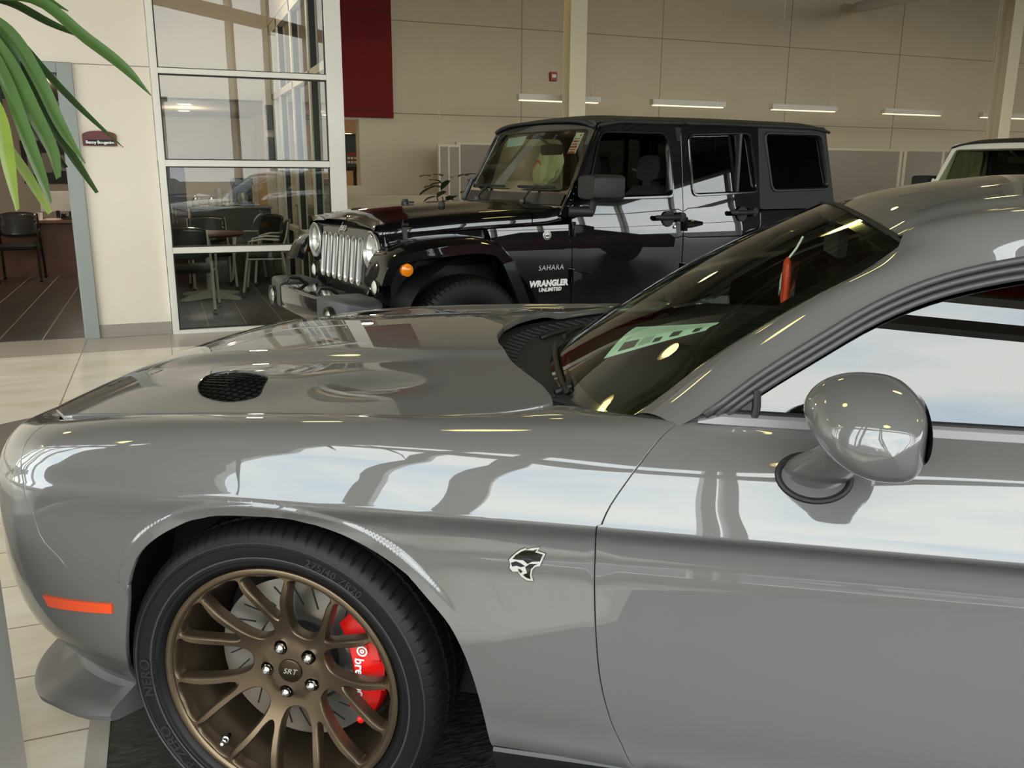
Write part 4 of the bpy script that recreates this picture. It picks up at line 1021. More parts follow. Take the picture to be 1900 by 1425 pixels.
# ---------- boxy off-roaders ----------
def offroader(name, label, loc, rz, paint, full=True):
    root = empty(name, loc, rz); tag(root, label, 'car')
    def Yb(z): return .745 - .10*max(0,.75-z)**2 - (.0132+.125*(z-1.16) if z > 1.16 else .30*max(0,z-.95)**2)
    def side(nm, poly, mt, par, holes=(), sg=1, off=0.0, step=.09, flange=.03, rs=.04):
        mp = lambda x, z: (x, -(Yb(z)+off)*sg, z)
        def nf(x, z):
            e = .004; d = (Yb(z+e)-Yb(z-e))/(2*e); L = math.sqrt(1+d*d); return (0, -sg/L, -d/L*1.0)
        return panel(nm, resample(poly, rs), mp, nf, mt, par, holes=[resample(h, rs*.6) for h in holes], step=step, flange=flange, lip=.004)
    def rnd(poly, r=.03, n=3):
        out = []
        for i in range(len(poly)):
            p, a, b = Vector(poly[i]), Vector(poly[i-1]), Vector(poly[(i+1) % len(poly)])
            da, db = (a-p), (b-p); q = min(r, da.length*.45, db.length*.45); p0 = p+da.normalized()*q; p1 = p+db.normalized()*q
            for k in range(n+1):
                f = k/n; out.append(tuple((p0*(1-f)**2+p*2*f*(1-f)+p1*f*f)))
        return out
    FW = rnd([(.985,1.262),(1.115,1.668),(1.15,1.712),(1.70,1.718),(1.735,1.62),(1.762,1.275)], .045)
    RW = rnd([(1.950,1.280),(1.925,1.712),(2.545,1.738),(2.615,1.300)], .05)
    QW = rnd([(2.775,1.308),(2.705,1.745),(3.345,1.748),(3.440,1.320)], .05)
    for sg in (1, -1):
        # front doors, rear doors, rear side
        fd = side('front_door', rnd([(.868,.52),(.862,1.15),(.895,1.235),(1.095,1.775),(1.842,1.790),(1.848,1.2),(1.846,.75),(1.80,.52)], .03), paint, root, [FW], sg)
        rd = side('rear_door', rnd([(1.858,.52),(1.858,1.2),(1.856,1.790),(2.632,1.797),(2.636,1.05),(2.50,.95),(2.36,.75),(2.30,.52)], .03), paint, root, [RW], sg)
        side('body_side', rnd([(2.646,1.158),(2.646,1.04),(2.52,.94),(2.50,.90),(2.7,1.0),(3.2,1.0),(3.4,.75),(3.40,.52),(3.50,.52),(3.50,1.158)], .02), paint, root, (), sg, step=.12)
        ht = side('hardtop_side', rnd([(2.646,1.170),(2.644,1.800),(3.40,1.806),(3.50,1.170)], .03), HARDTOP, root, [QW], sg)
        # cowl side behind the front wheel opening
        cs = side('cowl_side', rnd([(.20,1.082),(.24,.98),(.40,.62),(.44,.52),(.856,.52),(.856,1.098)], .012), paint, root, (), sg)
        for par, W, gm, nm in ((fd, FW, JEEPGLASS, 'door_glass'), (rd, RW, PRIVACY, 'door_glass'), (ht, QW, PRIVACY, 'quarter_glass')):
            cx = sum(p[0] for p in W)/len(W); cz = sum(p[1] for p in W)/len(W)
            if not (nm == 'door_glass' and par is fd and sg == 1 and full):      # the near front window is wound down
                m = M(); m.add([(x, -(Yb(z)-.022)*sg, z) for x, z in W], [tuple(range(len(W)))]); m.build(nm, gm, par)
            m = M(); secs = []
            for f, d in ((1.035,.004),(1.02,.010),(.985,.010),(.96,-.004),(.955,-.03)):
                secs.append([(cx+(x-cx)*f, -(Yb(cz+(z-cz)*f)+d)*sg, cz+(z-cz)*(1+(f-1)*1.35)) for x, z in W])
            m.loft(secs, caps=False); m.build('window_frame', GLOSSB if par is not ht else SATIN, par, smooth=True)
        m = M(); m.add([(2.40+.02*k, -(Yb(z)-.018)*sg, z) for k in (0,1) for z in (1.30,1.735)], [(0,1,3,2)]); m.box(2.40,2.425,-(Yb(1.5))*sg-.015,-(Yb(1.5))*sg+.015,1.30,1.73); m.build('window_bar', SATIN, rd)
        for x, dz, d in ((1.575, 1.128, fd), (2.31, 1.150, rd)):
            m = M(); y = -.745*sg
            m.tube([(x,y-.012*sg,dz),(x+.03,y-.042*sg,dz),(x+.20,y-.042*sg,dz),(x+.245,y-.012*sg,dz)], [.016,.019,.019,.014], 10)
            m.lathe([(.034,0),(.034,-.045*sg),(.02,-.05*sg),(0,-.05*sg)], (x+.225,y,dz), 'y', 20); m.lathe([(.058,0),(.052,-.006*sg),(.0,-.004*sg)], (x+.125,y,dz-.012), 'y', 24)
            m.build('door_handle', TRIM, d, smooth=True)
        for x, zs, d in ((.872, (1.065,.745), fd), (1.872, (1.075,.74), rd)):
            for z in zs:
                m = M(); y = -.744*sg
                m.loft([[(x-.012,y,z+.032),(x-.012,y-.03*sg,z+.03),(x-.012,y-.03*sg,z-.03),(x-.012,y,z-.032)],[(x+.06,y,z+.03),(x+.06,y-.022*sg,z+.024),(x+.06,y-.022*sg,z-.024),(x+.06,y,z-.03)],[(x+.165,y,z+.014),(x+.165,y-.006*sg,z+.010),(x+.165,y-.006*sg,z-.010),(x+.165,y,z-.014)]])
                m.tube([(x-.014,y-.018*sg,z-.05),(x-.014,y-.018*sg,z+.05)], .014, 8); m.build('door_hinge', paint, d, bevel=.004)
        # mirror
        m = M(); secs = []
        for x, s_ in ((.845,.86),(.87,.97),(.99,1.0),(1.085,.96)):
            secs.append([(x, (-.80-.215*a*s_-.01)*sg, 1.345+.083*b*s_) for a, b in rrect(.5,1,.28)])
        secs = [[(x, y-.10*sg, z) for x, y, z in s_] for s_ in secs]
        if not (full and sg == -1): m.loft(secs); mr = m.build('side_mirror', TRIM, fd, smooth=True, angle=40)
        m = M(); m.tube([(.93,-.76*sg,1.185),(.94,-.84*sg,1.185)], .036, 10); m.tube([(.80,-.78*sg,1.185),(.94,-.86*sg,1.185)], [.036,.034], 12); m.tube([(.93,-.86*sg,1.185),(.94,-.88*sg,1.29)], .024, 10); 
        if not (full and sg == -1): m.build('mirror_arm', TRIM, fd, smooth=True)
        # wing flare, front and rear
        def flare(path, yi, yo, nm):
            m = M(); secs = []
            for x, z, nx, nz in path:
                secs.append([(x, -yi*sg, z+.012), (x+nx*.0, -(yi+.10)*sg, z+.012), (x, -(yo-.03)*sg, z-.004), (x, -yo*sg, z-.026), (x-nx*.09, -(yo+.002)*sg, z-nz*.085-.01*0), (x-nx*.10, -(yo-.02)*sg, z-nz*.095), (x-nx*.06, -yi*sg, z-nz*.05)])
            m.loft(secs); return m.build(nm, paint, root, smooth=True, angle=35)
        fp = cubic([(-.62,.81,-.7,.25),(-.575,.915,-.6,.5),(-.47,.985,-.35,.8),(-.25,1.022,-.1,1),(0,1.036,0,1),(.14,1.022,.2,1),(.24,.960,.6,.8),(.32,.84,.9,.4),(.40,.66,.9,.3),(.43,.58,.9,.3)], 4)
        fl = flare(fp, .675, .932, 'wing_flare')
        rp_ = cubic([(2.36,.60,-.9,.3),(2.45,.80,-.9,.4),(2.60,.97,-.6,.8),(2.85,1.03,0,1),(3.1,1.02,.1,1),(3.3,.93,.6,.8),(3.42,.75,.9,.4)], 4)
        flare(rp_, .70, .932, 'wing_flare')
        m = M(); m.lathe([(.0,-.014*sg),(.028,-.012*sg),(.038,-.004*sg),(.040,.02*sg)], (-.455,-.935*sg,.872), 'y', 24); m.build('turn_lamp', AMBER, fl, smooth=True)
        m = M(); m.box(-.42,.45,-.60*sg-.0,-.58*sg,.50,1.05); m.grid(lambda i, j: (.03+.50*cos(rad(200*i-10)), -(.60+.28*j)*sg, .42+.50*sin(rad(200*i-10))), 24, 1); m.build('wheel_arch_liner', SEALD, root)
        # wheels
        for cx in (0, 2.946):
            prof = [(.23,-.895),(.24,-.905),(.27,-.912),(.33,-.910),(.365,-.902),(.385,-.888),(.3955,-.872),(.400,-.855),(.4035,-.83),(.405,-.80),(.405,-.77),(.4035,-.74),(.400,-.715),(.39,-.695),(.36,-.68),(.23,-.68)]
            n = 360 if (cx == 0 and sg == 1 and full) else 48; vs = []
            for k in range(n):
                a = 2*pi*k/n
                for i, (r, y) in enumerate(prof):
                    if n > 100 and 4 <= i <= 13:
                        row_ = (i-4)//2; ph = (k+row_*3) % 6
                        if ph == 0 or (i in (6, 8, 10, 12) and (k//3+i) % 2): r -= .010
                    vs.append((cx+r*cos(a), y*sg, .405+r*sin(a)))
            L = len(prof); fs = [(k*L+i, ((k+1) % n)*L+i, ((k+1) % n)*L+i+1, k*L+i+1) for k in range(n) for i in range(L-1)]
            m = M(); m.lathe([(0,-.86*sg),(.05,-.865*sg),(.07,-.84*sg),(.19,-.86*sg),(.225,-.885*sg),(.235,-.89*sg),(.235,-.78*sg)], (cx,0,.405), 'y', 40)
            for k in range(7):
                a = 2*pi*k/7; m.obox((cx+.14*cos(a),-.862*sg,.405+.14*sin(a)), (cos(a),0,sin(a)), (0,1,0), (-sin(a),0,cos(a)), .085, .02, .022)
            w = m.build('wheel', IRON, root, smooth=True); M().add(vs, fs).build('tyre', RUBBER, w, smooth=True, angle=28)
            m = M(); m.lathe([(0,-.872*sg),(.03,-.87*sg),(.034,-.86*sg)], (cx,0,.405), 'y', 20); m.build('wheel_cap', SILVER, w, smooth=True)
        # side step and inner body dark
        m = M(); m.box(.5,2.4,-.80*sg,-.70*sg,.44,.52) if sg < 0 else m.box(.5,2.4,-.80,-.70,.44,.52); m.build('side_step', TRIM, root, bevel=.02)
    # hood: rounded shoulders, tapering to the front
    def hood_sec(x, z_low, z_top, w, cr=.0):
        f = (x+.5)/1.06
        pts = [(-w, z_low), (-w-.002, z_low+.035), (-w+.006, z_low+.062), (-w+.030, z_low+.088), (-w+.075, z_top-.020), (-w+.14, z_top-.010), (-w*.50, z_top+.0), (-w*.44, z_top+.012), (0, z_top+.020)]
        return [(x, y, z) for y, z in pts] + [(x, -y, z) for y, z in pts[-2::-1]]
    HS = [(-.515,1.030,1.105,.655),(-.49,1.035,1.135,.66),(-.44,1.040,1.152,.665),(-.30,1.056,1.174,.672),(0,1.078,1.196,.688),(.30,1.092,1.212,.704),(.548,1.100,1.222,.716)]
    m = M(); m.loft([hood_sec(*h) for h in HS], closed=False); hd = m.build('hood', paint, root, smooth=True, angle=60)
    m = M(); m.loft([hood_sec(x, a, b, w) for x, a, b, w in ((.556,1.100,1.222,.716),(.66,1.104,1.226,.722),(.78,1.125,1.222,.726))], closed=False); m.build('cowl', paint, root, smooth=True, angle=60)
    m = M(); m.box(-.40,.55,-.56,.56,.60,1.06); m.box(-.44,-.40,-.42,.42,.62,1.05); m.box(.55,.84,-.70,.70,.55,1.09); m.build('engine_bay', SEALD, root)
    for sg in (1,-1): m = M(); m.loft([[(x,-w*sg,z) for z in (.86,zl-.006)] for x, zl, w in ((-.50,1.03,.652),(-.30,1.052,.664),(0,1.074,.680),(.20,1.082,.695))], closed=False); m.build('wing_side', paint, root)
    for sg in (1,-1):
        m = M(); y = -.672*sg
        m.box(-.365,-.335,y-.012,y+.012,1.03,1.115); m.box(-.385,-.315,y-.018,y+.010,1.00,1.03); m.tube([(-.37,y-.012*sg,1.12),(-.33,y-.012*sg,1.12)], .014, 8); m.tube([(-.365,y-.014*sg,1.11),(-.365,y-.020*sg,1.155)], .004, 6); m.build('hood_latch', SATIN, root, bevel=.003)
        m = M(); m.lathe([(.022,0),(.022,.03),(.018,.038),(0,.038)], (.10,-.30*sg+.02,1.205), 'z', 14); m.build('hood_bumper', TRIM, hd, smooth=True)
    m = M(); m.tube([(-.02,-.03+.03*cos(q),1.222+.0*q) if False else (.03+.035*cos(q),.10+.022*sin(q),1.228) for q in [2*pi*k/14 for k in range(14)]], .006, 6, closed=True); m.box(-.02,.0,.08,.12,1.21,1.232); m.build('hood_footman_loop', SATIN, hd)
    # grille: one pressed face with seven slots
    GO = rnd([(-.60,.68),(-.665,.80),(-.690,.965),(-.665,1.06),(-.55,1.105),(-.30,1.125),(0,1.132),(.30,1.125),(.55,1.105),(.665,1.06),(.690,.965),(.665,.80),(.60,.68),(.35,.645),(-.35,.645)], .05)
    def gx(y, z): return -.545+.045*(z-.65)/.45 + .16*max(0,(abs(y)-.40))**2*2.0 + .035*sst(1.06,1.13,z) + .02*sst(.75,.66,z)
    slots = []
    for k in range(7):
        y = -.345+.115*k; zc = .872; slots.append([(y+a, zc+b) for a, b in rrect(.033, .152, .032, 6)])
    lamps = [[(c+.120*cos(2*pi*k/36), 0.955+.120*sin(2*pi*k/36)) for k in range(36)] for c in (-.535,.535)]
    mp = lambda y, z: (gx(y, z), y, z)
    def ng(y, z):
        e = 1e-3; a = (gx(y+e,z)-gx(y-e,z))/(2*e); b = (gx(y,z+e)-gx(y,z-e))/(2*e); L = math.sqrt(1+a*a+b*b); return (-1/L, a/L, b/L)
    gr = panel('grille', resample(GO,.03), mp, ng, paint, root, holes=[resample(s_,.012) for s_ in slots]+lamps, step=.035, flange=.03, lip=.006)
    for s_ in slots:
        cy_ = sum(p[0] for p in s_)/len(s_); cz = .872; m = M()
        m.loft([[(gx(*p)-.001+d, cy_+(p[0]-cy_)*f, cz+(p[1]-cz)*(1+(f-1)*.22)) for p in s_] for f, d in ((1.10,0),(1.06,-.006),(.86,-.005),(.72,.008),(.70,.03))], caps=False); m.build('grille_slot_ring', SILVER if full else paint, gr, smooth=True)
    m = M(); m.box(-.47,-.46,-.42,.42,.70,1.05); 
    for k in range(18): m.tube([(-.475,-.42,.72+.0185*k),(-.475,.42,.72+.0185*k)], .004, 4)
    m.build('grille_mesh', SEALD, gr)
    for c in (-.535,.535):
        m = M(); m.lathe([(.124,-.014),(.119,-.020),(.112,-.012),(.108,.01)], (gx(c,.955),c,.955), 'x', 40); hl = m.build('headlamp', SILVER, root, smooth=True)
        m = M(); m.lathe([(.0,.035),(.03,.035),(.06,.028),(.09,.012),(.112,0)], (gx(c,.955),c,.955), 'x', 36); m.build('headlamp_reflector', CHROME, hl, smooth=True)
        m = M(); m.lathe([(.0,-.030),(.04,-.027),(.085,-.018),(.112,-.004)], (gx(c,.955),c,.955), 'x', 36); m.build('headlamp_lens', LENS, hl, smooth=True)
        m = M(); m.lathe([(.0,.0),(.022,.0),(.026,.012),(.024,.035)], (gx(c,.955),c,.955), 'x', 16); m.build('headlamp_bulb', SILVER, hl, smooth=True)
        q = -1 if c < 0 else 1
        m = M(); m.lathe([(.0,-.012),(.028,-.010),(.042,0),(.045,.01)], (gx(q*.585,.735),q*.585,.735), 'x', 24); m.build('park_lamp', LENS2, gr, smooth=True)
        m = M(); m.lathe([(.043,-.004),(.050,-.006),(.052,.004)], (gx(q*.585,.735),q*.585,.735), 'x', 24); m.build('park_lamp_ring', SEALD, gr, smooth=True)
    if full: lettering('grille_lettering', 'Jeep', SILVER, lambda x, y, z: (gx(-x, 1.075+y)-.003-max(0,z), -x, 1.075+y), gr, size=.075, depth=.002, bold=.001)
    # bumper
    secs = []
    for y, x0, x1, z0, z1 in ((-.82,-.66,-.58,.56,.64),(-.80,-.74,-.56,.53,.665),(-.74,-.80,-.55,.50,.685),(-.45,-.84,-.55,.49,.685),(-.40,-.84,-.55,.49,.675)):
        secs.append([(x0+(x1-x0)*(.5+.5*a), y, (z0+z1)/2+(z1-z0)/2*b) for a, b in rrect(1,1,.25,3)])
    for sg in (1,-1):
        m = M(); m.loft([[(x,y*sg,z) for x,y,z in s_] for s_ in secs]); bm_ = m.build('bumper_end', BUMPG, root, smooth=True, angle=45)
        m = M(); m.lathe([(.0,.01),(.05,.008),(.062,-.004),(.070,-.006),(.074,.02)], (-.842,-.60*sg,.565), 'x', 28); fg = m.build('fog_lamp', SATIN, bm_, smooth=True)
        m = M(); m.lathe([(.0,-.008),(.03,-.006),(.05,.004)], (-.842,-.60*sg,.565), 'x', 24); m.build('fog_lens', CHROME, fg, smooth=True)
        m = M(); m.tube([(-.66,-.33*sg,.66),(-.72,-.33*sg,.71),(-.79,-.33*sg,.72),(-.81,-.33*sg,.69)], .014, 8); m.build('tow_hook', SATIN, root, smooth=True)
    m = M(); m.loft([[(x0+(x1-x0)*(.5+.5*a), y, .58+.085*b) for a, b in rrect(1,1,.2,3)] for y, x0, x1 in ((-.40,-.835,-.56),(-.2,-.845,-.56),(.2,-.845,-.56),(.40,-.835,-.56))]); m.build('bumper_centre', GLOSSB, root, smooth=True, angle=45)
    # windscreen frame and glass
    wf_ = []
    def wsp(y, v): 
        b = 1-(abs(y)/.8)**2*.0
        return (.765+.305*v + .03*(abs(y)/.7)**2, y, 1.205+.585*v)
    out = rnd([(-.735,0),(-.735,.10),(-.665,1.0),(.665,1.0),(.735,.10),(.735,0)], .06, 4)
    inn = rnd([(-.695,.19),(-.628,.905),(.628,.905),(.695,.19)], .06, 4)
    def nws(y, v): return (Vector((-.585,-.05*y,.305))).normalized()
    panel('windscreen_frame', resample(out,.06), wsp, nws, paint, root, holes=[resample(inn,.04)], step=.08, flange=.06, lip=.01)
    m = M(); m.grid(lambda i, j: (lambda p: (p[0]+.012,p[1],p[2]))(wsp(-.70+.06*j*0+1.40*i, .17+.75*j)), 8, 4); m.build('windscreen', JEEPGLASS, root, smooth='all')
    m = M(); m.grid(lambda i, j: (lambda p: (p[0]-.006,p[1],p[2]))(wsp(-.68+1.36*i, .03+.13*j)), 12, 2); m.build('windscreen_cowl_strip', SATIN, root)
    for y0, y1, pv in ((-.55,-.10,-.28),(.10,.60,.40)):
        a = wsp(pv,.03); b = wsp((y0+y1)/2,.24); m = M(); m.lathe([(.026,-.01),(.024,.03),(0,.036)], (a[0]-.04,a[1],a[2]+.0), 'z', 12); m.tube([(a[0]-.04,a[1],a[2]+.03),((a[0]+b[0])/2-.035,(a[1]+b[1])/2,(a[2]+b[2])/2+.02),(b[0]-.02,b[1],b[2])], [.012,.010,.006], 8); wp = m.build('wiper', SATIN, root, smooth=True)
        m = M(); m.tube([(lambda p: (p[0]-.018,p[1],p[2]))(wsp(y0+(y1-y0)*q/6,.225)) for q in range(7)], .010, 6); m.build('wiper_blade', SEALD, wp)
    for sg in (1,-1):
        m = M()
        for k in range(4): a = wsp(-.715*sg, .02+.07*k); m.lathe([(.012,-.004),(.010,-.010),(0,-.011)], (a[0]-.004+.02,-.748*sg,a[2]), 'y', 10)
        m.obox((.835,-.738*sg,1.265), (.305,0,.585), (0,1,0), (.585,0,-.305), .13, .012, .028); m.build('windscreen_hinge', paint, root, bevel=.003)
    # roof
    def roof(i, j, x0, x1):
        s = 2*i-1; x = x0+(x1-x0)*j; e = 1-abs(s)**6
        zr = 1.796+.040*sst(1.02,1.35,x)*1.0 + .010*sst(1.4,2.4,x) - .03*sst(3.25,3.47,x)
        return (x, .672*s*(1+.0*e), zr-.045*(1-e)+.012*(1-s*s))
    for x0, x1, nm in ((1.055,1.895,'roof_panel'),(1.905,3.44,'hardtop_roof')):
        m = M(); m.grid(lambda i, j: roof(i,j,x0,x1), 28, 14); m.build(nm, HARDTOP, root, smooth='all', solid=.02)
    m = M(); m.box(3.40,3.50,-.72,.72,.52,1.15); m.build('tailgate', paint, root); m = M(); m.add([(3.50,-.70,1.17),(3.50,.70,1.17),(3.42,.63,1.79),(3.42,-.63,1.79)], [(0,1,2,3)]); m.build('rear_window', PRIVACY, root)
    m = M(); m.lathe([(.15,0),(.22,-.02),(.30,0),(.36,.02),(.40,.06),(.405,.12),(.40,.18),(.36,.22),(.15,.22)], (3.52,.1,1.02), 'x', 40); m.build('spare_wheel', RUBBER, root, smooth=True)
    # cabin
    m = M(); m.box(.84,3.4,-.70,.70,.50,.56); m.box(2.5,3.35,-.68,.68,.56,1.0); m.build('cabin_floor', CABIN, root)
    m = M(); m.loft([[(x,-.69,z),(x,.69,z)] for x, z in ((.80,1.19),(.86,1.21),(1.10,1.20),(1.16,1.12),(1.16,.7))], closed=False); m.build('dashboard', CABIN, root)
    m = M(); m.tube([(1.32+.10*sin(q)*.6,-.37+.18*cos(q),1.13+.17*sin(q)) for q in [2*pi*k/24 for k in range(24)]], .016, 8, closed=True); m.lathe([(0,-.02),(.06,-.02),(.05,.05),(.03,.2)], (1.30,-.37,1.12), 'x', 16, 0); m.box(1.315,1.33,-.54,-.20,1.115,1.14); m.build('steering_wheel', CABIN, root, smooth=True)
    for y in (-.37,.37):
        for x0 in (1.62, 2.35):
            m = M(); m.loft([[(x0+dx,y+w*a,z) for a in (-1,-.7,.7,1)]+[(x0+dx+.11,y+w*a,z) for a in (.9,-.9)] for dx, w, z in ((0,.25,.85),(.06,.26,1.05),(.12,.24,1.25),(.16,.16,1.335),(.17,.10,1.345))])
            m.loft([[(x0+.17+dx,y+w*a,z) for a in (-1,1)]+[(x0+.27+dx,y+w*a,z) for a in (.9,-.9)] for dx, w, z in ((0,.05,1.34),(.0,.05,1.38),(0,.12,1.40),(.01,.14,1.47),(.02,.11,1.55),(.03,.07,1.57))])
            m.box(x0-.48,x0+.06,y-.25,y+.25,.75,.90); m.build('seat', CABIN, root, smooth=True, angle=50)
    if full: lettering('seat_lettering', 'SAHARA', SILVER, lambda x, y, z: (1.70-.0, -.37-x*.9, 1.22+y), root, size=.05)
    m = M()
    for sg in (1,-1): m.tube([(1.10,-.60*sg,1.74),(1.80,-.60*sg,1.76),(2.6,-.58*sg,1.76),(3.2,-.56*sg,1.6)], .035, 10); m.tube([(1.83,-.63*sg,.9),(1.83,-.62*sg,1.76)], .05, 10)
    m.tube([(1.83,-.6,1.76),(1.83,.6,1.76)], .035, 10); m.build('roll_bar', CABIN, root, smooth=True)
    m = M(); m.loft([[(1.055+.0*k, -.15+y, 1.60+z) for y, z in rrect(.13,.038,.03)] if k == 0 else [(1.085, -.15+y*.95, 1.60+z*.95) for y, z in rrect(.13,.038,.03)] for k in (0,1)]); m.tube([(1.07,-.12,1.63),(1.02,-.05,1.70)], .012, 8); m.build('rear_view_mirror', SATIN, root)
    return root, fd if full else None
LENS = glass('lamp_lens', (236,240,240), 1.45); LENS2 = mat('milky_lamp_lens', (222,218,206), .2, coat=.6)
JP = (1.62182, 6.04693, rad(9.2724))
jeep, _ = offroader('off_roader', 'black boxy four door off-roader with chrome slotted grille behind the grey coupe', (JP[0], JP[1], 0), JP[2], BLACKP)
def jside(nm, body, x, z, size, par, mt=SILVER, **kw): return lettering(nm, body, mt, lambda a, b, c: (x+a, -.7435-max(0,c), z+b), par, size=size, depth=.0015, **kw)
jcs = [o for o in jeep.children if o.name.startswith('cowl_side')][0]
jside('model_lettering', 'SAHARA', .690, .812, .050, jcs, shear=.12, sp=1.12)
jside('name_lettering', 'WRANGLER', .672, .706, .056, jcs, WHITE, bold=.0035, shear=.12, sp=1.02)
jside('name_lettering', 'UNLIMITED', .684, .664, .034, jcs, WHITE, bold=.0016, shear=.15, sp=1.08)
m = M(); m.add([(x, -.7445, z) for x, z in ((.60,.768),(.64,.782),(.672,.779),(.69,.774),(.702,.786),(.735,.787),(.772,.778),(.742,.772),(.722,.764),(.715,.748),(.700,.758),(.690,.768),(.66,.770),(.635,.766))], [tuple(range(14))]); m.build('lizard_emblem', SILVER, jcs)
m = M(); m.lathe([(.0,-.7465),(.026,-.7465),(.030,-.746),(.032,-.742)], (.655,0,1.03), 'y', 32); m.build('round_badge', SILVER, jcs, smooth=True)
m = M(); m.lathe([(.021,-.7475),(.026,-.7475)], (.655,0,1.03), 'y', 32); m.add([(.64,-.7475,1.03),(.67,-.7475,1.03),(.668,-.7475,1.022),(.642,-.7475,1.022)], [(0,1,2,3)]); m.build('badge_ring', GLOSSB, jcs)
lettering('badge_lettering', 'TRAIL\nRATED', GLOSSB, lambda a, b, c: (.655+a, -.7475, 1.034+b), jcs, size=.012)
m = M(); m.lathe([(.0,-.752),(.010,-.751),(.012,-.745)], (1.765,0,1.055), 'y', 16); m.build('lock_cylinder', CHROME, jcs, smooth=True)
wj, _ = offroader('off_roader', 'white boxy off-roader behind the roof of the grey coupe at the right', WJ_LOC, rad(9.27), WHITEP, full=False)
# ---------- things around the showroom ----------
def leaf_path(name, pts, widths, mt, parent, fold=.25, tilt=0.0):
    """a strap leaf: folded along its midrib, following a curve"""
    P = [Vector(p) for p in cubic(pts, 5)]; n = len(P); W = Sp([(k/(len(widths)-1), w) for k, w in enumerate(widths)])
    vs = []
    for i, p in enumerate(P):
        t = (P[min(n-1,i+1)]-P[max(0,i-1)]).normalized(); view = Vector((p.x, p.y, p.z-1.9)); view = Vector((.25,.85,-.25)) if view.length < .1 else view.normalized()
        sd = t.cross(Vector((.3,.8,.35+tilt))).normalized(); up = sd.cross(t).normalized(); w = max(.0006, W(i/(n-1)))*.40
        vs += [p-sd*w+up*w*fold, p-sd*w*.5+up*w*fold*.42, p, p+sd*w*.5+up*w*fold*.42, p+sd*w+up*w*fold]
    return M().add(vs, [(i*5+k, i*5+k+1, (i+1)*5+k+1, (i+1)*5+k) for i in range(n-1) for k in range(4)]).build(name, mt, parent, smooth='all')
LEAFS = [mat('leaf_green', (44,70,26), .42, noise=.15, nscale=9), mat('leaf_mid_green', (62,92,34), .42, noise=.12, nscale=9), mat('leaf_dark_green', (28,48,20), .42, noise=.15, nscale=9), mat('leaf_yellow_green', (112,132,40), .45, noise=.12, nscale=9)]
BARK = mat('bark', (92,76,58), .85, noise=.25, nscale=30)
POT = mat('white_planter', (214,210,206), .5)
plant = empty('strap_leaf_plant', (-.66, 1.96, 0)); tag(plant, 'tall strap-leaved plant hanging in at the top left corner', 'plant')
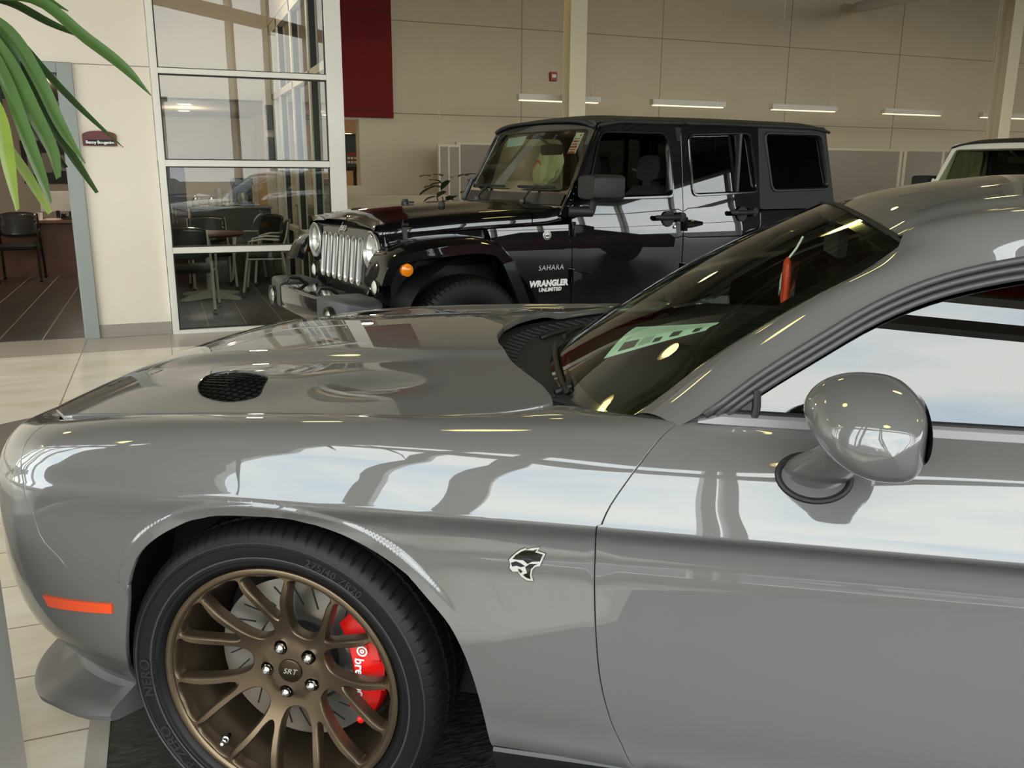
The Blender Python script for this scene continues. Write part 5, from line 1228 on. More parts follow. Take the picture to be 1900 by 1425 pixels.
# each leaf: its curve from the crown to the tip (metres from the plant foot), widths, green
LV = [
 ([(0.318, 0.396, 1.81), (0.426, 0.37, 1.812), (0.534, 0.321, 1.726), (0.609, 0.292, 1.663), (0.659, 0.274, 1.606)], [0.02, 0.032, 0.036, 0.03, 0.003], 1),
 ([(0.318, 0.396, 1.813), (0.378, 0.449, 1.81), (0.447, 0.491, 1.779), (0.537, 0.525, 1.746)], [0.016, 0.026, 0.024, 0.002], 0),
 ([(0.323, 0.41, 1.873), (0.428, 0.419, 1.831), (0.496, 0.444, 1.8)], [0.018, 0.03, 0.003], 1),
 ([(0.316, 0.392, 1.792), (0.377, 0.398, 1.739), (0.449, 0.389, 1.644), (0.514, 0.388, 1.568), (0.587, 0.384, 1.494)], [0.014, 0.02, 0.024, 0.018, 0.002], 0),
 ([(0.316, 0.39, 1.786), (0.379, 0.34, 1.731), (0.428, 0.286, 1.641), (0.476, 0.224, 1.521), (0.515, 0.181, 1.455)], [0.024, 0.044, 0.046, 0.034, 0.003], 1),
 ([(0.314, 0.386, 1.769), (0.37, 0.32, 1.675), (0.419, 0.25, 1.555), (0.453, 0.196, 1.472), (0.461, 0.161, 1.425)], [0.026, 0.048, 0.052, 0.04, 0.018], 1),
 ([(0.315, 0.389, 1.78), (0.394, 0.356, 1.657), (0.44, 0.339, 1.545), (0.485, 0.329, 1.46), (0.523, 0.326, 1.39)], [0.016, 0.026, 0.03, 0.026, 0.012], 0),
 ([(0.313, 0.384, 1.757), (0.361, 0.309, 1.64), (0.399, 0.236, 1.515), (0.43, 0.173, 1.414), (0.444, 0.132, 1.373)], [0.026, 0.044, 0.046, 0.034, 0.012], 1),
 ([(0.304, 0.342, 1.585), (0.351, 0.304, 1.495), (0.391, 0.273, 1.424), (0.429, 0.242, 1.348)], [0.018, 0.03, 0.034, 0.018], 3),
 ([(0.289, 0.369, 1.665), (0.346, 0.279, 1.56), (0.364, 0.201, 1.447), (0.381, 0.131, 1.36)], [0.03, 0.046, 0.046, 0.014], 3),
 ([(0.315, 0.388, 1.775), (0.373, 0.348, 1.698), (0.385, 0.333, 1.644), (0.39, 0.329, 1.623)], [0.034, 0.042, 0.036, 0.02], 0),
 ([(0.313, 0.384, 1.757), (0.373, 0.4, 1.614), (0.413, 0.434, 1.507), (0.45, 0.48, 1.446)], [0.016, 0.024, 0.028, 0.016], 2),
 ([(0.314, 0.386, 1.769), (0.371, 0.427, 1.684), (0.38, 0.498, 1.646), (0.386, 0.571, 1.61)], [0.012, 0.016, 0.014, 0.002], 2),
 ([(0.295, 0.385, 1.734), (0.341, 0.419, 1.638), (0.364, 0.463, 1.546), (0.377, 0.517, 1.476)], [0.016, 0.024, 0.022, 0.004], 2),
 ([(0.311, 0.394, 1.792), (0.33, 0.404, 1.705), (0.327, 0.422, 1.614), (0.335, 0.44, 1.542)], [0.03, 0.04, 0.034, 0.006], 2),
 ([(0.317, 0.394, 1.804), (0.23, 0.42, 1.758), (0.109, 0.442, 1.642), (0.005, 0.444, 1.48)], [0.03, 0.04, 0.034, 0.004], 0),
 ([(0.312, 0.399, 1.815), (0.202, 0.539, 1.888), (0.04, 0.672, 1.853), (-0.091, 0.768, 1.726)], [0.03, 0.04, 0.034, 0.004], 1),
 ([(0.313, 0.402, 1.827), (0.331, 0.477, 1.986), (0.393, 0.53, 2.128), (0.488, 0.559, 2.227)], [0.03, 0.04, 0.034, 0.004], 1),
 ([(0.308, 0.404, 1.826), (0.24, 0.51, 1.974), (0.173, 0.611, 2.103), (0.031, 0.73, 2.188)], [0.03, 0.04, 0.034, 0.004], 0),
 ([(0.304, 0.393, 1.78), (0.243, 0.442, 1.648), (0.194, 0.477, 1.483), (0.179, 0.497, 1.309)], [0.03, 0.046, 0.04, 0.006], 0),
]
for pts, wd, k in LV: leaf_path('leaf', pts, wd, LEAFS[k], plant)
rl = random.Random(11)
for k in range(18):
    a = rad(rl.uniform(95, 285)); e = rl.uniform(-.1, .9); d = Vector((cos(a), sin(a), 0)); b0 = Vector((.15,.02,1.85)); L = rl.uniform(.6,.85)
    leaf_path('leaf', [tuple(b0+d*L*f+Vector((0,0,e*L*f-1.0*L*f*f))) for f in (0,.3,.6,.85,1)], [.03,.045,.045,.03,.004], LEAFS[k % 3], plant)
c0 = (0.311, 0.429, 1.8)
m = M(); m.tube([(0,0,.606),(-.02,-.02,1.0),(c0[0]*.4-.02,c0[1]*.4,1.45),c0], [.032,.028,.024,.020], 10); m.build('trunk', BARK, plant, smooth=True)
pot = empty('planter', (-.66,1.96,0)); tag(pot, 'tall pale square planter at the bottom left corner', 'planter')
m = M(); m.loft([[(x*a,y*a,z) for x, y in ((-.24,-.22),(.24,-.22),(.24,.22),(-.24,.22))] for a, z in ((1,0),(1,.66),(.93,.66),(.93,.60))], caps=True); m.build('box', POT, pot, bevel=.006)
m = M(); m.box(-.21,.21,-.19,.19,.58,.605); m.build('soil', mat('soil', (52,40,30), .95, noise=.3, nscale=60), pot)
# name plaque on the wall
pl = empty('name_plaque', (-.437, W1-.002, 1.687)); tag(pl, 'small maroon arched name plaque on the white wall beside the door', 'sign')
PLQ = mat('maroon_plaque', (94,38,36), .5, noise=.08, nscale=40)
arc = [(-.131,-.055),(.131,-.055),(.131,.030)] + [(.131*cos(rad(a))*1.0, .030+.040*sin(rad(a))) for a in range(15,180,15)] + [(-.131,.030)]
m = M(); m.add([(x,-.014,z) for x, z in arc]+[(x,.0,z) for x, z in arc], [tuple(range(len(arc)-1,-1,-1))]+[(i,(i+1)%len(arc),len(arc)+(i+1)%len(arc),len(arc)+i) for i in range(len(arc))]); m.build('board', PLQ, pl, bevel=.002)
m = M(); m.box(-.108,.108,-.0155,-.013,-.047,-.005); m.build('name_strip', GLOSSB, pl)
lettering('name_lettering', 'Benny Bouganim', WHITE, lambda x, y, z: (x, -.0158-max(0,z), -.026+y), pl, size=.0345, depth=.0004, bold=.0009, sp=.93)
# fire alarm on the far wall
fa = empty('fire_alarm', (5.69, W2-.001, 2.845)); tag(fa, 'small red fire alarm strobe high on the far wall left of the column', 'alarm')
m = M(); m.box(-.055,.055,-.05,0,-.065,.065); m.build('case', mat('alarm_red', (150,22,22), .4), fa, bevel=.008)
m = M(); m.box(-.035,.035,-.062,-.05,-.02,.03); m.build('strobe', WHITE, fa, bevel=.006)
# duct pipe under the ceiling at the top right
m = M(); 
ppa, ppb = Vector((11.243, 12.651, 4.176)), Vector((10.78, 10.694, 4.033)); dv = (ppb-ppa).normalized()
dp = M().tube([ppa, ppa+dv*.35, ppa+dv*.36, ppa+dv*.42, ppa+dv*.43, ppa+dv*9], [.085,.085,.105,.105,.085,.085], 18).build('pipe', STRH, None, smooth=True); struct(dp)
# grey desk partitions along the far wall
def partition(x0, x1, y, h, label, posts):
    t = empty('partition_screen', ((x0+x1)/2, y, 0)); tag(t, label, 'partition', 'grey office partition screens'); L = (x1-x0)/2
    m = M(); m.box(-L+.02,L-.02,-.025,.025,.10,h-.03); m.build('panel', CARPETWALL, t)
    m = M(); m.box(-L,L,-.032,.032,h-.035,h); m.box(-L,L,-.032,.032,0,.10)
    for p in posts: m.box(p-(.012 if x1-x0 < 1 else .03)-(x0+x1)/2,p+(.012 if x1-x0 < 1 else .03)-(x0+x1)/2,-.034,.034,0,h)
    m.build('frame', ALUP, t, bevel=.003)
partition(3.58, 3.90, 11.9, 1.80, 'narrow grey partition screen left of the black off-roader windscreen', (3.60,3.735,3.89))
partition(3.92, 5.6, 12.1, 1.84, 'grey partition screen behind the black off-roader windscreen', (3.94,5.58))
partition(7.8, 11.93, 11.9, 1.845, 'wide grey-brown partition screen behind the black off-roader tail', (7.82,9.9,11.88,11.78))
partition(11.98, 15.5, 12.1, 1.86, 'brown partition screen left of the white off-roader', (12.0,12.95,15.4))
m = M(); m.tube([(3.60,11.86,1.80),(3.60,11.86,2.40)], .006, 6); fp_ = m.build('thin_pole', ALUP); tag(fp_, 'thin white pole standing up from the narrow grey partition screen', 'pole')
# reception counter under the pass-through
rc = empty('counter', (2.75, 11.2, 0)); tag(rc, 'low cream counter with sloping end below the red cladding', 'counter')
m = M(); m.box(-.95,.75,-.03,.03,0,1.10); m.box(-.95,.75,-.03,.5,1.10,1.14); m.build('body', WALLB, rc, bevel=.004)
# television in the corridor
tv = empty('television', (2.98, 14.55, 0)); tag(tv, 'black television showing a red and white advert in the corridor', 'television')
m = M(); m.box(-.26,.20,0,.06,1.44,2.02); m.tube([(0,.03,0),(0,.03,1.45)], .03, 8); m.box(-.25,.25,-.1,.2,0,.03); m.build('case', GLOSSB, tv, bevel=.006)
m = M(); m.box(-.24,.18,-.004,0,1.50,1.98); m.build('screen', mat('tv_screen', (16,18,20), .15, emit=(34,44,40), es=.5), tv)
for i, (z, w, c) in enumerate(((1.70,.19,PRED),(1.64,.19,WHITE),(1.575,.15,WHITE))):
    m = M(); 
    for k in range(5): m.box(-.12+.055*k,-.12+.055*k+.042,-.006,-.004,z-.02,z+.02)
    m.build('advert_stripe', c, tv)
# meeting room: round table, chairs, side counter
DW = mat('dark_wood', (74,40,30), .35, noise=.15, nscale=12); PLW = mat('white_table_base', (222,218,206), .4)
tb = empty('round_table', (.45, 10.55, 0)); tag(tb, 'round dark wood meeting table on a white cross base behind the glass', 'table')
m = M(); m.lathe([(0,.72),(.41,.72),(.43,.735),(.43,.745),(.415,.755),(0,.755)], (0,0,0), 'z', 48); m.build('tabletop', DW, tb, smooth=True)
m = M(); m.lathe([(.04,.06),(.035,.70),(.12,.72)], (0,0,0), 'z', 20); m.build('column', PLW, tb, smooth=True)
for k in range(4):
    a = rad(-48+90*k); d = Vector((cos(a), sin(a), 0)); m = M(); m.loft([[(d*r + Vector((-d.y,d.x,0))*w*s_ + Vector((0,0,z))) for s_, z in ((-1,z0),(1,z0),(1,z1),(-1,z1))] for r, w, z0, z1 in ((.02,.045,.02,.11),(.42,.03,.02,.05))]); m.build('foot', PLW, tb, bevel=.004)
BLKF = mat('black_upholstery', (24,24,25), .75, bump=.2, bscale=500); TUBE = mat('silver_tube', (214,212,205), .35, metal=.15); SHELL = mat('dark_shell', (40,42,44), .3, coat=.3)
def chair(name, label, x, y, rz, group='meeting chairs round the table', frame=TUBE):
    t = empty(name, (x,y,0), rz); tag(t, label, 'chair', group)
    m = M(); m.loft([[(a*w, b*d, z) for a, b in rrect(1,1,.35,4)] for w, d, z in ((.20,.20,.42),(.235,.225,.43),(.24,.23,.465),(.20,.20,.49))]); m.build('seat', BLKF, t, smooth=True)
    m = M(); m.grid(lambda i, j: (.22*(2*i-1), -.235-.07*j+.05*(2*i-1)**2, .56+.32*j-.03*(2*i-1)**4*(1 if j > .5 else -1)), 12, 8); m.build('backrest', SHELL, t, smooth='all', solid=.025)
    for sx in (-1, 1):
        for (y0, y1, nm) in ((-.20,-.27,'leg'),(.19,.25,'leg')):
            m = M(); m.tube([(sx*.235,y0,.55 if y0 < 0 else .46),(sx*.245,y1,.06)], .015, 8); l = m.build(nm, frame, t, smooth=True)
            m = M(); m.lathe([(.0,-.022),(.022,-.018),(.022,.018),(0,.022)], (sx*.245,y1,.026), 'x', 14); m.tube([(sx*.245,y1,.07),(sx*.245,y1,.03)], .009, 6); m.build('caster', SEALD, l)
        m = M(); m.tube([(sx*.235,-.20,.52),(sx*.225,-.26,.70),(sx*.22,-.29,.86)], .010, 8); m.tube([(sx*.235,-.20,.44),(sx*.235,.19,.44)], .010, 8); m.tube([(sx*.24,-.18,.66),(sx*.26,.0,.67),(sx*.25,.16,.64),(sx*.24,.19,.45)], .012, 8); m.build('frame', frame, t, smooth=True)
chair('meeting_chair', 'black meeting chair closest to the glass, its seat cut by the left window post', .22, 9.62, rad(-8))
chair('meeting_chair', 'black meeting chair on the far side of the round table, curved back facing the glass', .52, 11.35, rad(184))
chair('meeting_chair', 'black meeting chair at the right of the round table, seen from the side', 1.10, 10.75, rad(80))
chair('meeting_chair', 'black meeting chair furthest back beside the side counter', 1.12, 11.75, rad(120))
sc = empty('side_counter', (.55, 12.45, 0)); tag(sc, 'dark coffee counter against the back wall of the meeting room', 'counter')
m = M(); m.box(-.20,.80,-.28,.30,0,.95); m.build('body', mat('dark_cabinet', (58,54,48), .4), sc, bevel=.004)
m = M(); m.box(-.22,.82,-.30,.30,.95,.98); m.build('worktop', mat('grey_worktop', (132,132,128), .25), sc, bevel=.004)
for x in (-.04,.27,.58): 
    m = M(); m.box(x-.15,x+.15,-.285,-.28,.05,.92); m.build('door', mat('cabinet_door', (66,62,55), .4), sc, bevel=.002)
cm = empty('coffee_machine', (1.02,12.42,.98)); tag(cm, 'black coffee machine at the right end of the side counter', 'coffee machine')
m = M(); m.box(-.13,.13,-.18,.18,0,.04); m.box(-.13,.13,.02,.18,.04,.34); m.box(-.13,.13,-.18,.18,.26,.36); m.build('body', GLOSSB, cm, bevel=.012)
m = M(); m.lathe([(0,.05),(.06,.05),(.07,.12),(.05,.17),(0,.17)], (0,-.07,0), 'z', 20); m.build('jug', STEEL, cm, smooth=True)
for x, lb in ((.42,'left white sugar jar on the side counter'),(.62,'right white sugar jar on the side counter')):
    t = empty('jar', (x,12.36,.98)); tag(t, lb, 'jar'); m = M(); m.lathe([(0,0),(.045,0),(.05,.05),(.045,.09),(0,.09)], (0,0,0), 'z', 18); m.build('body', WHITE, t, smooth=True); m = M(); m.lathe([(.047,.09),(.04,.105),(.01,.11),(.012,.125),(0,.128)], (0,0,0), 'z', 18); m.build('lid', CHROME, t, smooth=True)
for x, h, lb in ((.72,.22,'taller stack of white paper cups on the side counter'),(.82,.16,'shorter stack of white paper cups on the side counter')):
    t = M().lathe([(0,0),(.032,0),(.040,h*.4),(.041,h*.5),(.040,h*.52),(.044,h),(0,h)], (0,0,0), 'z', 18).build('paper_cups', WHITE, None, smooth=True); t.location = (x,12.45,.98); tag(t, lb, 'cups')
for k, (z0, z1, lb) in enumerate(((1.98,2.30,'upper dark narrow wall speaker beside the glazed partition'),(1.55,1.88,'lower dark narrow wall speaker beside the glazed partition'))):
    t = empty('wall_speaker', (1.46, W2-.001, z0)); tag(t, lb, 'speaker'); m = M(); m.box(-.05,.05,-.09,0,0,z1-z0); m.build('case', SATIN, t, bevel=.012); m = M(); m.box(-.042,.042,-.094,-.09,.012,z1-z0-.012); m.build('grille', CABIN, t)
cab = empty('tall_cabinet', (.14,12.0,0)); tag(cab, 'tall dark red-brown cupboard in the back left corner of the meeting room', 'cabinet')
m = M(); m.box(-.16,.16,-.25,.28,0,1.55); m.build('body', DW, cab, bevel=.004)
for x in (-.08,.08): 
    m = M(); m.box(x-.072,x+.072,-.262,-.25,.05,1.52); d = m.build('door', DW, cab, bevel=.002); m = M(); m.tube([(x*.25,-.28,.8),(x*.25,-.28,1.0)], .006, 6); m.build('handle', CHROME, d)
# left office: desk, chair, things on it
dk = empty('desk', (-1.55, 13.9, 0)); tag(dk, 'brown office desk seen through the doorway on the left', 'desk')
DSK = mat('desk_laminate', (120,84,64), .4, noise=.08, nscale=14)
m = M(); m.box(-1.2,.95,-.38,.38,.72,.76); m.build('top', DSK, dk, bevel=.004); m = M(); m.box(-1.15,.90,-.24,-.21,0,.72); m.build('front_panel', DSK, dk)
for x in (-1.13,.88): 
    m = M(); m.box(x-.015,x+.015,-.34,.36,0,.72); m.build('side_panel', DSK, dk)
chair('visitor_chair', 'black visitor chair in front of the brown desk in the left office', -1.78, 13.1, rad(180), 'chairs in the left office', frame=SATIN)
oc = empty('office_chair', (-1.05,14.75,0)); tag(oc, 'large black office chair behind the brown desk', 'chair')
m = M(); m.loft([[(a*w,b*d,z) for a, b in rrect(1,1,.35,4)] for w, d, z in ((.25,.25,.42),(.27,.27,.46),(.25,.25,.52))]); m.build('seat', BLKF, oc, smooth=True)
m = M(); m.loft([[(a*w,.24+dy+b*.05,z) for a, b in rrect(1,1,.4,4)] for w, dy, z in ((.20,0,.52),(.26,.02,.75),(.26,.05,1.0),(.18,.08,1.16))]); m.build('backrest', BLKF, oc, smooth=True)
m = M(); m.tube([(0,0,.08),(0,0,.42)], .03, 8)
for k in range(5): m.tube([(0,0,.10),(.28*cos(1.257*k),.28*sin(1.257*k),.05)], .02, 6)
m.build('base', SATIN, oc)
lpt = empty('monitor', (-1.36,13.95,.76)); tag(lpt, 'white backed monitor standing on the brown desk', 'monitor')
m = M(); m.obox((0,0,.24),(1,0,0),(0,1,.12),(0,-.12,1),.21,.015,.14); m.build('screen_back', mat('pale_plastic', (206,206,204), .4), lpt, bevel=.006); m = M(); m.box(-.10,.10,-.07,.09,0,.012); m.box(-.025,.025,0,.03,.012,.12); m.build('stand', GLOSSB, lpt)
cup = M().lathe([(0,0),(.032,0),(.040,.10),(.037,.10),(.030,.01)], (0,0,0), 'z', 20).build('paper_cup', WHITE, None, smooth=True); cup.location = (-1.56,13.66,.76); tag(cup, 'white paper cup on the front edge of the brown desk', 'cup')
for k, (x, y, a, lb) in enumerate(((-1.80,13.68,.2,'loose white papers on the left part of the brown desk'),(-1.42,13.72,-.3,'white papers beside the paper cup on the brown desk'))):
    m = M(); 
    for j in range(3): m.obox((.01*j,.012*j,.002+.004*j),(cos(a+.2*j),sin(a+.2*j),0),(-sin(a+.2*j),cos(a+.2*j),0),(0,0,1),.105,.148,.0015)
    t = m.build('papers', WHITE, None); t.location = (x,y,.76); tag(t, lb, 'papers')
ph = empty('telephone', (-1.20,13.72,.76)); tag(ph, 'black desk telephone on the brown desk right of the cup', 'telephone')
m = M(); m.box(-.10,.10,-.09,.09,0,.05); m.build('body', GLOSSB, ph, bevel=.008); m = M(); m.box(-.095,-.045,-.10,.10,.05,.085); m.build('handset', GLOSSB, ph, bevel=.012)
pb = empty('picture_board', (-1.20, 16.98, 1.55)); tag(pb, 'dark framed board on the back wall of the left office', 'picture')
m = M(); m.box(-.9,.55,-.02,0,-.35,.35); m.build('board', SATIN, pb); m = M()
for k in range(6): m.box(-.82+.22*k,-.68+.22*k,-.025,-.02,-.2+.03*(k%3),.12+.03*(k%2)); 
m.build('notes', mat('pale_notes', (190,188,182), .7), pb)
# small leafy plant behind the bonnet of the black car
sp_ = empty('leafy_plant', (3.25,10.2,0)); tag(sp_, 'small dark leafy plant between the partition screen and the black bonnet', 'plant')
m = M(); m.lathe([(0,0),(.16,0),(.2,.36),(.17,.36),(.15,.30),(0,.30)], (0,0,0), 'z', 24); m.build('pot', DARKGREY, sp_, smooth=True)
rr = random.Random(4)
for k in range(34):
    a = rr.uniform(0, 2*pi); h = rr.uniform(.95,1.42); r = rr.uniform(.05,.33); c = Vector((r*cos(a), r*sin(a), h)); dr = Vector((cos(a), sin(a), rr.uniform(-.5,.5))).normalized(); L = rr.uniform(.13,.20)
    sd = dr.cross(Vector((0,0,1))).normalized(); up = sd.cross(dr); vs = []
    for i in range(7):
        f = i/6; w = .055*sin(pi*min(1,f*.92+.06))**.8; p = c+dr*L*f+Vector((0,0,-.05*f*f)); vs += [p-sd*w+up*.012, p, p+sd*w+up*.012]
    M().add(vs, [(i*3+q,i*3+q+1,i*3+q+4,i*3+q+3) for i in range(6) for q in (0,1)]).build('leaf', LEAFS[2 if k % 3 else 0], sp_, smooth='all')
m = M()
for k in range(5): a = 1.257*k; m.tube([(0,0,.28),(.06*cos(a),.06*sin(a),.7),(.2*cos(a),.2*sin(a),1.15)], .008, 6)
m.build('stems', BARK, sp_, smooth=True)
# ---------- things in and on the cars ----------
def cpt(x, y, z): return Matrix.Translation(COUPE_LOC) @ Matrix.Rotation(COUPE_RZ, 4, 'Z') @ Vector((x,y,z))
sheet = empty('price_sheet', cpt(.72,-.02,.99), COUPE_RZ); tag(sheet, 'pale green printed price sheet lying on the grey coupe dashboard', 'paper')
SH = [(.625,-.40),(.665,.13),(.905,.06),(.865,-.20)]
def shp(i, j, lift=0.0):
    a = Vector(SH[0]).lerp(Vector(SH[1]), i); b = Vector(SH[3]).lerp(Vector(SH[2]), i); p = a.lerp(b, j)
    z = .985 + .035*j + .010*sin(3*i+1.5*j) - .012*i*(1-j)
    return (p.x-.72, p.y+.02, z-.99+.02+lift)
m = M(); m.grid(lambda i, j: shp(i,j), 16, 16); m.build('paper', PAPER, sheet, smooth='all')
m = M()
def blot(i0,i1,j0,j1): m.grid(lambda i, j: shp(i0+(i1-i0)*i, j0+(j1-j0)*j, .0012), 3, 3)
for a in ((.08,.30,.10,.26),(.10,.34,.60,.70),(.06,.32,.84,.92),(.06,.20,.44,.52)): blot(*a)
for k in range(9): blot(.40+.055*k,.408+.055*k,.08,.95-.05*(k % 3))
for k in range(5): blot(.08,.34,.30+.025*k,.308+.025*k)
m.build('printing', INK, sheet)
tagp = empty('hang_tag', cpt(1.07,-.02,1.15), COUPE_RZ); tag(tagp, 'red tag in a clear plastic bag hanging behind the grey coupe windscreen', 'tag')
m = M(); m.lathe([(0,-.075),(.022,-.07),(.034,-.03),(.036,.02),(.030,.06),(.012,.075),(0,.076)], (0,0,0), 'z', 20); o = m.build('tag_body', mat('red_tag', (206,66,40), .4, emit=None), tagp, smooth=True); o.scale = (.35,1,1)
m = M(); m.grid(lambda i, j: (-.0145,.026*(2*i-1),-.02+.045*j+.012*sin(5*i)), 6, 6); m.build('tag_print', WHITE, tagp)
m = M(); m.grid(lambda i, j: (.015+.01*sin(9*i)*cos(7*j), .085*(2*i-1), -.10+.17*j), 14, 14); m.build('plastic_bag', CLEAR, tagp, smooth='all')
m = M(); m.tube([(0,0,.07),(.02,0,.10),(.035,.01,.13)], .003, 6); m.build('string', WHITE, tagp)
def jpt(x, y, z): return Matrix.Translation((JP[0],JP[1],0)) @ Matrix.Rotation(JP[2], 4, 'Z') @ Vector((x,y,z))
def wsj(y, v, d=.006): return Vector((.765+.305*v+.03*(abs(y)/.7)**2+.012+d, y, 1.205+.585*v))
def jsheet(nm, label, cat, quad, mt, marks=None, d=.006):
    t = empty(nm, jpt(*wsj(quad[0][0], quad[0][1])), JP[2]); tag(t, label, cat); o0 = wsj(quad[0][0], quad[0][1])
    m = M(); m.add([tuple(wsj(y,v,d)-o0) for y, v in quad], [(0,1,2,3)]); m.build('sheet', mt, t, solid=.001)
    if marks:
        m = M(); A, B, C_, D_ = [Vector(q) for q in quad]
        for (i0,i1,j0,j1) in marks:
            f = lambda i, j: A.lerp(B,i).lerp(D_.lerp(C_,i), j)
            m.add([tuple(wsj(*f(i,j), d-.004)-o0) for i, j in ((i0,j0),(i1,j0),(i1,j1),(i0,j1))], [(0,1,2,3)])
        m.build('printing', PRED, t)
jsheet('window_sticker', 'white and red price sticker at the upper corner of the black off-roader windscreen', 'sticker', [(-.565,.62),(-.475,.62),(-.475,.86),(-.565,.86)], WHITE, [(.1,.9,.0,.10),(.15,.85,.16,.22),(.12,.9,.28,.36),(.15,.85,.42,.48),(.12,.88,.55,.63),(.15,.85,.70,.74),(.1,.35,.84,.92)])
jsheet('paper_tag', 'pale blue paper tag hanging at the top of the black off-roader windscreen', 'tag', [(.17,.74),(.42,.72),(.44,.84),(.16,.86)], mat('pale_blue_paper', (176,214,222), .6))
bag = empty('plastic_bag', jpt(1.28,.22,1.50), JP[2]); tag(bag, 'crumpled cream plastic bag hanging inside the black off-roader windscreen', 'bag')
m = M(); m.grid(lambda i, j: (lambda a, b: ((.05+.012*sin(9*a+3*b))*cos(a)*sin(b), (.20+.02*sin(7*a))*sin(a)*sin(b)*(1-.25*cos(b)), .14*cos(b)+.016*sin(6*a+5*b)-.10*sin(a)*sin(b)*.6))(2*pi*i, pi*j), 40, 20); m.build('bag', mat('cream_plastic', (226,216,176), .35, noise=.12, nscale=14), bag, smooth='all')
m = M(); m.grid(lambda i, j: (-.055, .02+.12*i, -.02+.035*sin(4*i)+.02*j), 8, 2); m.build('bag_print', PRED, bag)
m = M(); m.tube([(0,0,.13),(.01,-.10,.22),(-.1,-.30,.26)], .006, 6); m.build('string', WHITE, bag)
# ---------- across the street ----------
def outp(s, d): return G0 + GD*s + GN*d
gx_ang = math.atan2(GD.y, GD.x)
def building(s, d, w, h, dep, mt, label, band=None, sign=None):
    t = empty('shop_building', tuple(outp(s,d)), gx_ang); tag(t, label, 'building')
    m = M(); m.box(-w/2,w/2,-dep,0,-.3,h); m.build('walls', mt, t)
    m = M(); m.box(-w/2-.2,w/2+.2,-dep-.1,.15,h,h+.35); m.build('roof_edge', mat('roof_edge', (120,116,110), .7), t)
    for k in range(int(w/3.2)):
        x = -w/2+1.6+3.2*k; m = M(); m.box(x-1.2,x+1.2,0,.04,.2,2.5); f = m.build('shop_window', PRIVACY, t); 
    if band: m = M(); m.box(-w/2,w/2,.0,.12,2.7,3.5); m.build('canopy_band', band, t)
    if sign: m = M(); m.box(-2.2,2.2,.12,.3,3.6,4.9); m.build('sign_board', sign, t)
building(9, 34, 20, 5.6, 12, mat('yellow_render', (222,194,132), .8), 'low yellow shop across the street, mirrored in the office glass', mat('grey_band', (120,124,130), .6))
building(-10, 36, 16, 5.2, 12, mat('tan_render', (196,172,134), .8), 'tan shop with a red sign across the street', mat('dark_band', (90,92,96), .6), mat('red_sign', (190,60,40), .5))
building(30, 36, 18, 6.2, 12, mat('grey_render', (150,152,158), .8), 'grey block across the street to the right')
def bare_tree(s, d, h, label, seed):
    b = outp(s,d); rr = random.Random(seed); m = M()
    def br(p, v, L, r, n):
        q = p+v*L; m.tube([p, p+v*L*.5+Vector((rr.uniform(-.1,.1),rr.uniform(-.1,.1),0))*L*.3, q], [r, r*.85, r*.6], 5, caps=False)
        if n:
            for k in range(3):
                w = (v+Vector((rr.uniform(-.8,.8),rr.uniform(-.8,.8),rr.uniform(-.1,.5)))).normalized(); br(q-v*L*.15*k, w, L*rr.uniform(.55,.75), r*.55, n-1)
    br(Vector((0,0,-.3)), Vector((0,0,1)), h*.33, .16, 4); t = m.build('bare_tree', BARK, None); t.location = (b.x,b.y,0); tag(t, label, 'tree', 'bare trees across the street')
for k, (s, d, h) in enumerate(((2,22,9),(-5,25,11),(14,26,10),(-14,24,9),(22,24,11),(7,52,13))): bare_tree(s, d, h, 'bare winter tree outside the front windows', k)
def parked(s, d, rz, mt, label):
    t = empty('parked_car', tuple(outp(s,d)+Vector((0,0,-.25))), gx_ang+rz); tag(t, label, 'car', 'cars parked outside')
    m = M(); m.loft([[(x,y,z) for y, z in ((-w,.25),(-w-.02,.6),(-w+.06,h),(w-.06,h),(w+.02,.6),(w,.25))] for x, w, h in ((-2.2,.7,.66),(-2.1,.82,.74),(-1.0,.86,.92),(1.4,.86,.96),(2.1,.82,.90),(2.2,.74,.70))]); m.build('body', mt, t, smooth=True, angle=50)
    m = M(); m.loft([[(x,y,z) for y, z in ((-.76,.90),(-.58*f,h),(.58*f,h),(.76,.90))] for x, h, f in ((-1.1,.92,1.2),(-.35,1.40,1),(.9,1.42,1),(1.6,.96,1.2))]); m.build('cabin', PRIVACY, t)
    for x in (-1.35,1.35):
        for y in (-.82,.82): m = M(); m.lathe([(0,-.09),(.2,-.1),(.31,-.09),(.33,0),(.31,.09),(.2,.1),(0,.09)], (x,y,.33), 'y', 24); m.build('wheel', RUBBER, t, smooth=True)
def inside_car(loc, rz, mt, label):
    parked(0, 0, 0, mt, label); t = [o for o in bpy.data.objects if o.get('label') == label][0]; t.location = loc; t.rotation_euler = (0,0,rz); t['group'] = 'cars standing in the showroom'
inside_car((8.6,-1.6,0), rad(40), mat('deep_red_paint', (112,14,16), .3, coat=1), 'deep red car standing in the showroom behind the grey coupe')
parked(4.5, 8, rad(80), mat('silver_car_paint', (176,180,186), .3, coat=1), 'silver car parked outside the front windows')
parked(-3.5, 8.5, rad(96), mat('red_car_paint', (140,20,22), .3, coat=1), 'red car parked outside the front windows')
parked(9.5, 9, rad(84), mat('blue_car_paint', (50,66,98), .3, coat=1), 'blue car parked outside the front windows')
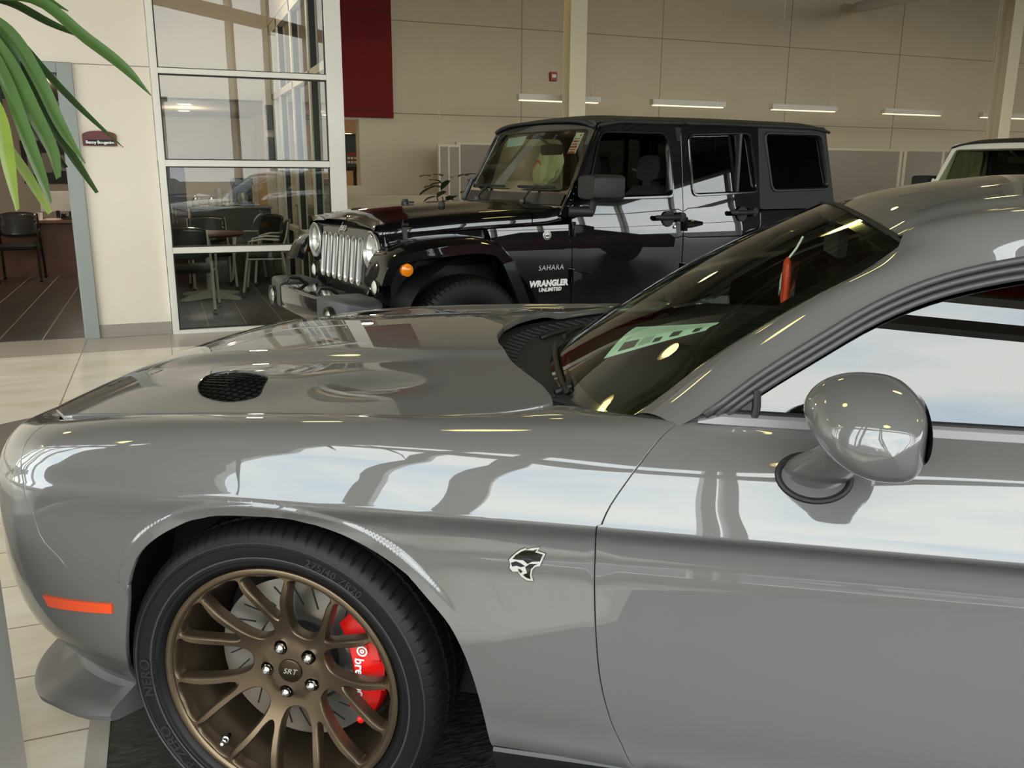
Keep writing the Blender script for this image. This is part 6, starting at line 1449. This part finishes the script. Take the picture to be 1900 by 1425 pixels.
# ---------- light ----------
w = bpy.data.worlds.new('sky'); SC.world = w; w.use_nodes = True; nt = w.node_tree; nt.nodes.clear(); N = nt.nodes.new; K = nt.links.new
out = N('ShaderNodeOutputWorld'); bg = N('ShaderNodeBackground'); K(bg.outputs[0], out.inputs[0])
tc = N('ShaderNodeTexCoord'); mp = N('ShaderNodeMapping'); mp.inputs['Scale'].default_value = (1.4,1.4,3.2); K(tc.outputs['Generated'], mp.inputs[0])
nz = N('ShaderNodeTexNoise'); nz.inputs['Scale'].default_value = 2.2; nz.inputs['Detail'].default_value = 6; nz.inputs['Roughness'].default_value = .55; K(mp.outputs[0], nz.inputs['Vector'])
rp = N('ShaderNodeValToRGB'); K(nz.outputs['Fac'], rp.inputs[0])
rp.color_ramp.elements[0].position = .34; rp.color_ramp.elements[0].color = (.70,.79,.90,1); rp.color_ramp.elements[1].position = .58; rp.color_ramp.elements[1].color = (1,.975,.94,1)
K(rp.outputs[0], bg.inputs[0]); bg.inputs[1].default_value = SKY
HB = mat('lamp_glow', (255,238,170), .5, emit=(255,233,150), es=LAMP_ES)
HBS = mat('lamp_reflector', (190,186,176), .35, metal=.6)
lamp_xy = [(x, y) for y in (-.6, 3.2, 7.0, 10.6) for x in (-7.5,-3.7, .4, 4.2, 8.0, 12, 16)]
k = 0
for x, y in lamp_xy:
    if Vector((x,y,0)).dot(GN) > GLZ_D-.5 or (y > 8 and x < 2.2): continue
    zl = 4.45; t = empty('high_bay_lamp', (x,y,zl)); tag(t, 'round high bay lamp hanging from the ceiling deck', 'lamp', 'high bay lamps under the ceiling')
    m = M(); m.lathe([(.10,.30),(.13,.26),(.24,.06),(.26,0),(.25,0),(.22,.06),(.11,.25)], (0,0,0), 'z', 28); m.build('reflector', HBS, t, smooth=True)
    m = M(); m.lathe([(.0,.02),(.20,.02),(.22,.05)], (0,0,0), 'z', 24); m.build('diffuser', HB, t)
    m = M(); m.lathe([(.0,.42),(.09,.42),(.10,.30)], (0,0,0), 'z', 16); m.tube([(0,0,.4),(0,0,H-4.47)], .008, 6); m.build('ballast', HBS, t)
    k += 1
STRIP = mat('strip_tube', (255,244,214), .5, emit=(255,240,196), es=STRIP_ES)
labs = ['leftmost hanging strip light, partly behind the first cream column', 'hanging strip light right of the first cream column', 'hanging strip light above the black off roader tailgate', 'hanging strip light left of the second cream column', 'rightmost hanging strip light, crossing behind the second cream column']
for k, x in enumerate((4.40, 6.38, 8.37, 10.46, 12.50)):
    t = empty('strip_light', (x, 11.0, 2.335)); tag(t, labs[k], 'lamp', 'strip lights hanging along the far wall')
    m = M(); m.box(0,1.18,-.05,.05,.012,.085); m.box(-.004,1.184,-.045,.045,.035,.041); m.build('housing', STRH, t, bevel=.006)
    m = M(); m.box(.03,1.15,-.035,.035,0,.012); m.build('tube', STRIP, t)
    for q in (.12, 1.06):
        m = M(); m.tube([(q,0,.085),(q,0,H-2.335)], .0022, 4); m.lathe([(.012,.085),(.012,.10),(.003,.11)], (q,0,0), 'z', 8); m.build('hanger', STRH, t)
DL = mat('downlight_glow', (255,246,226), .5, emit=(255,236,200), es=12)
for x, y, z, lb in ((-.95,13.2,2.55,'round downlight in the left office ceiling, larger looking one'),(-.85,15.2,2.55,'round downlight in the left office ceiling, further back'),(.42,13.6,2.34,'round downlight behind the glazed meeting room'),(.45,15.2,2.34,'round downlight behind the meeting room, further back'),(2.9,14.6,2.35,'round downlight in the corridor ceiling under the red cladding')):
    t = empty('downlight', (x,y,z)); tag(t, lb, 'lamp')
    m = M(); m.lathe([(.0,-.006),(.075,-.006)], (0,0,0), 'z', 24); m.build('diffuser', DL, t)
    m = M(); m.lathe([(.075,-.004),(.095,-.008),(.10,0)], (0,0,0), 'z', 24); m.build('ring', STRH, t)
def point(loc, e, col=(1,.86,.68), r=.1):
    l = bpy.data.lights.new('added_point', 'POINT'); l.energy = e; l.color = col; l.shadow_soft_size = r; o = bpy.data.objects.new('added_point', l); o.location = loc; COL.objects.link(o)
for loc, e in (((-.95,13.2,2.3),30),((-2.8,11,2.8),30),((.5,10.5,3.2),30),((.45,14.5,2.1),16),((2.9,14.6,2.1),14)): point(loc, e)  # point lights added inside the offices, two of them with no fixture
vs = SC.view_settings; SC.display_settings.display_device = 'sRGB'; vs.view_transform = 'Standard'; vs.look = 'None'; vs.exposure = EXPO; vs.gamma = 1; vs.use_curve_mapping = False
cy = SC.cycles; cy.max_bounces = 10; cy.diffuse_bounces = 4; cy.glossy_bounces = 5; cy.transmission_bounces = 6; cy.transparent_max_bounces = 16; cy.caustics_reflective = False; cy.caustics_refractive = False
cy.sample_clamp_indirect = 6; cy.use_denoising = True
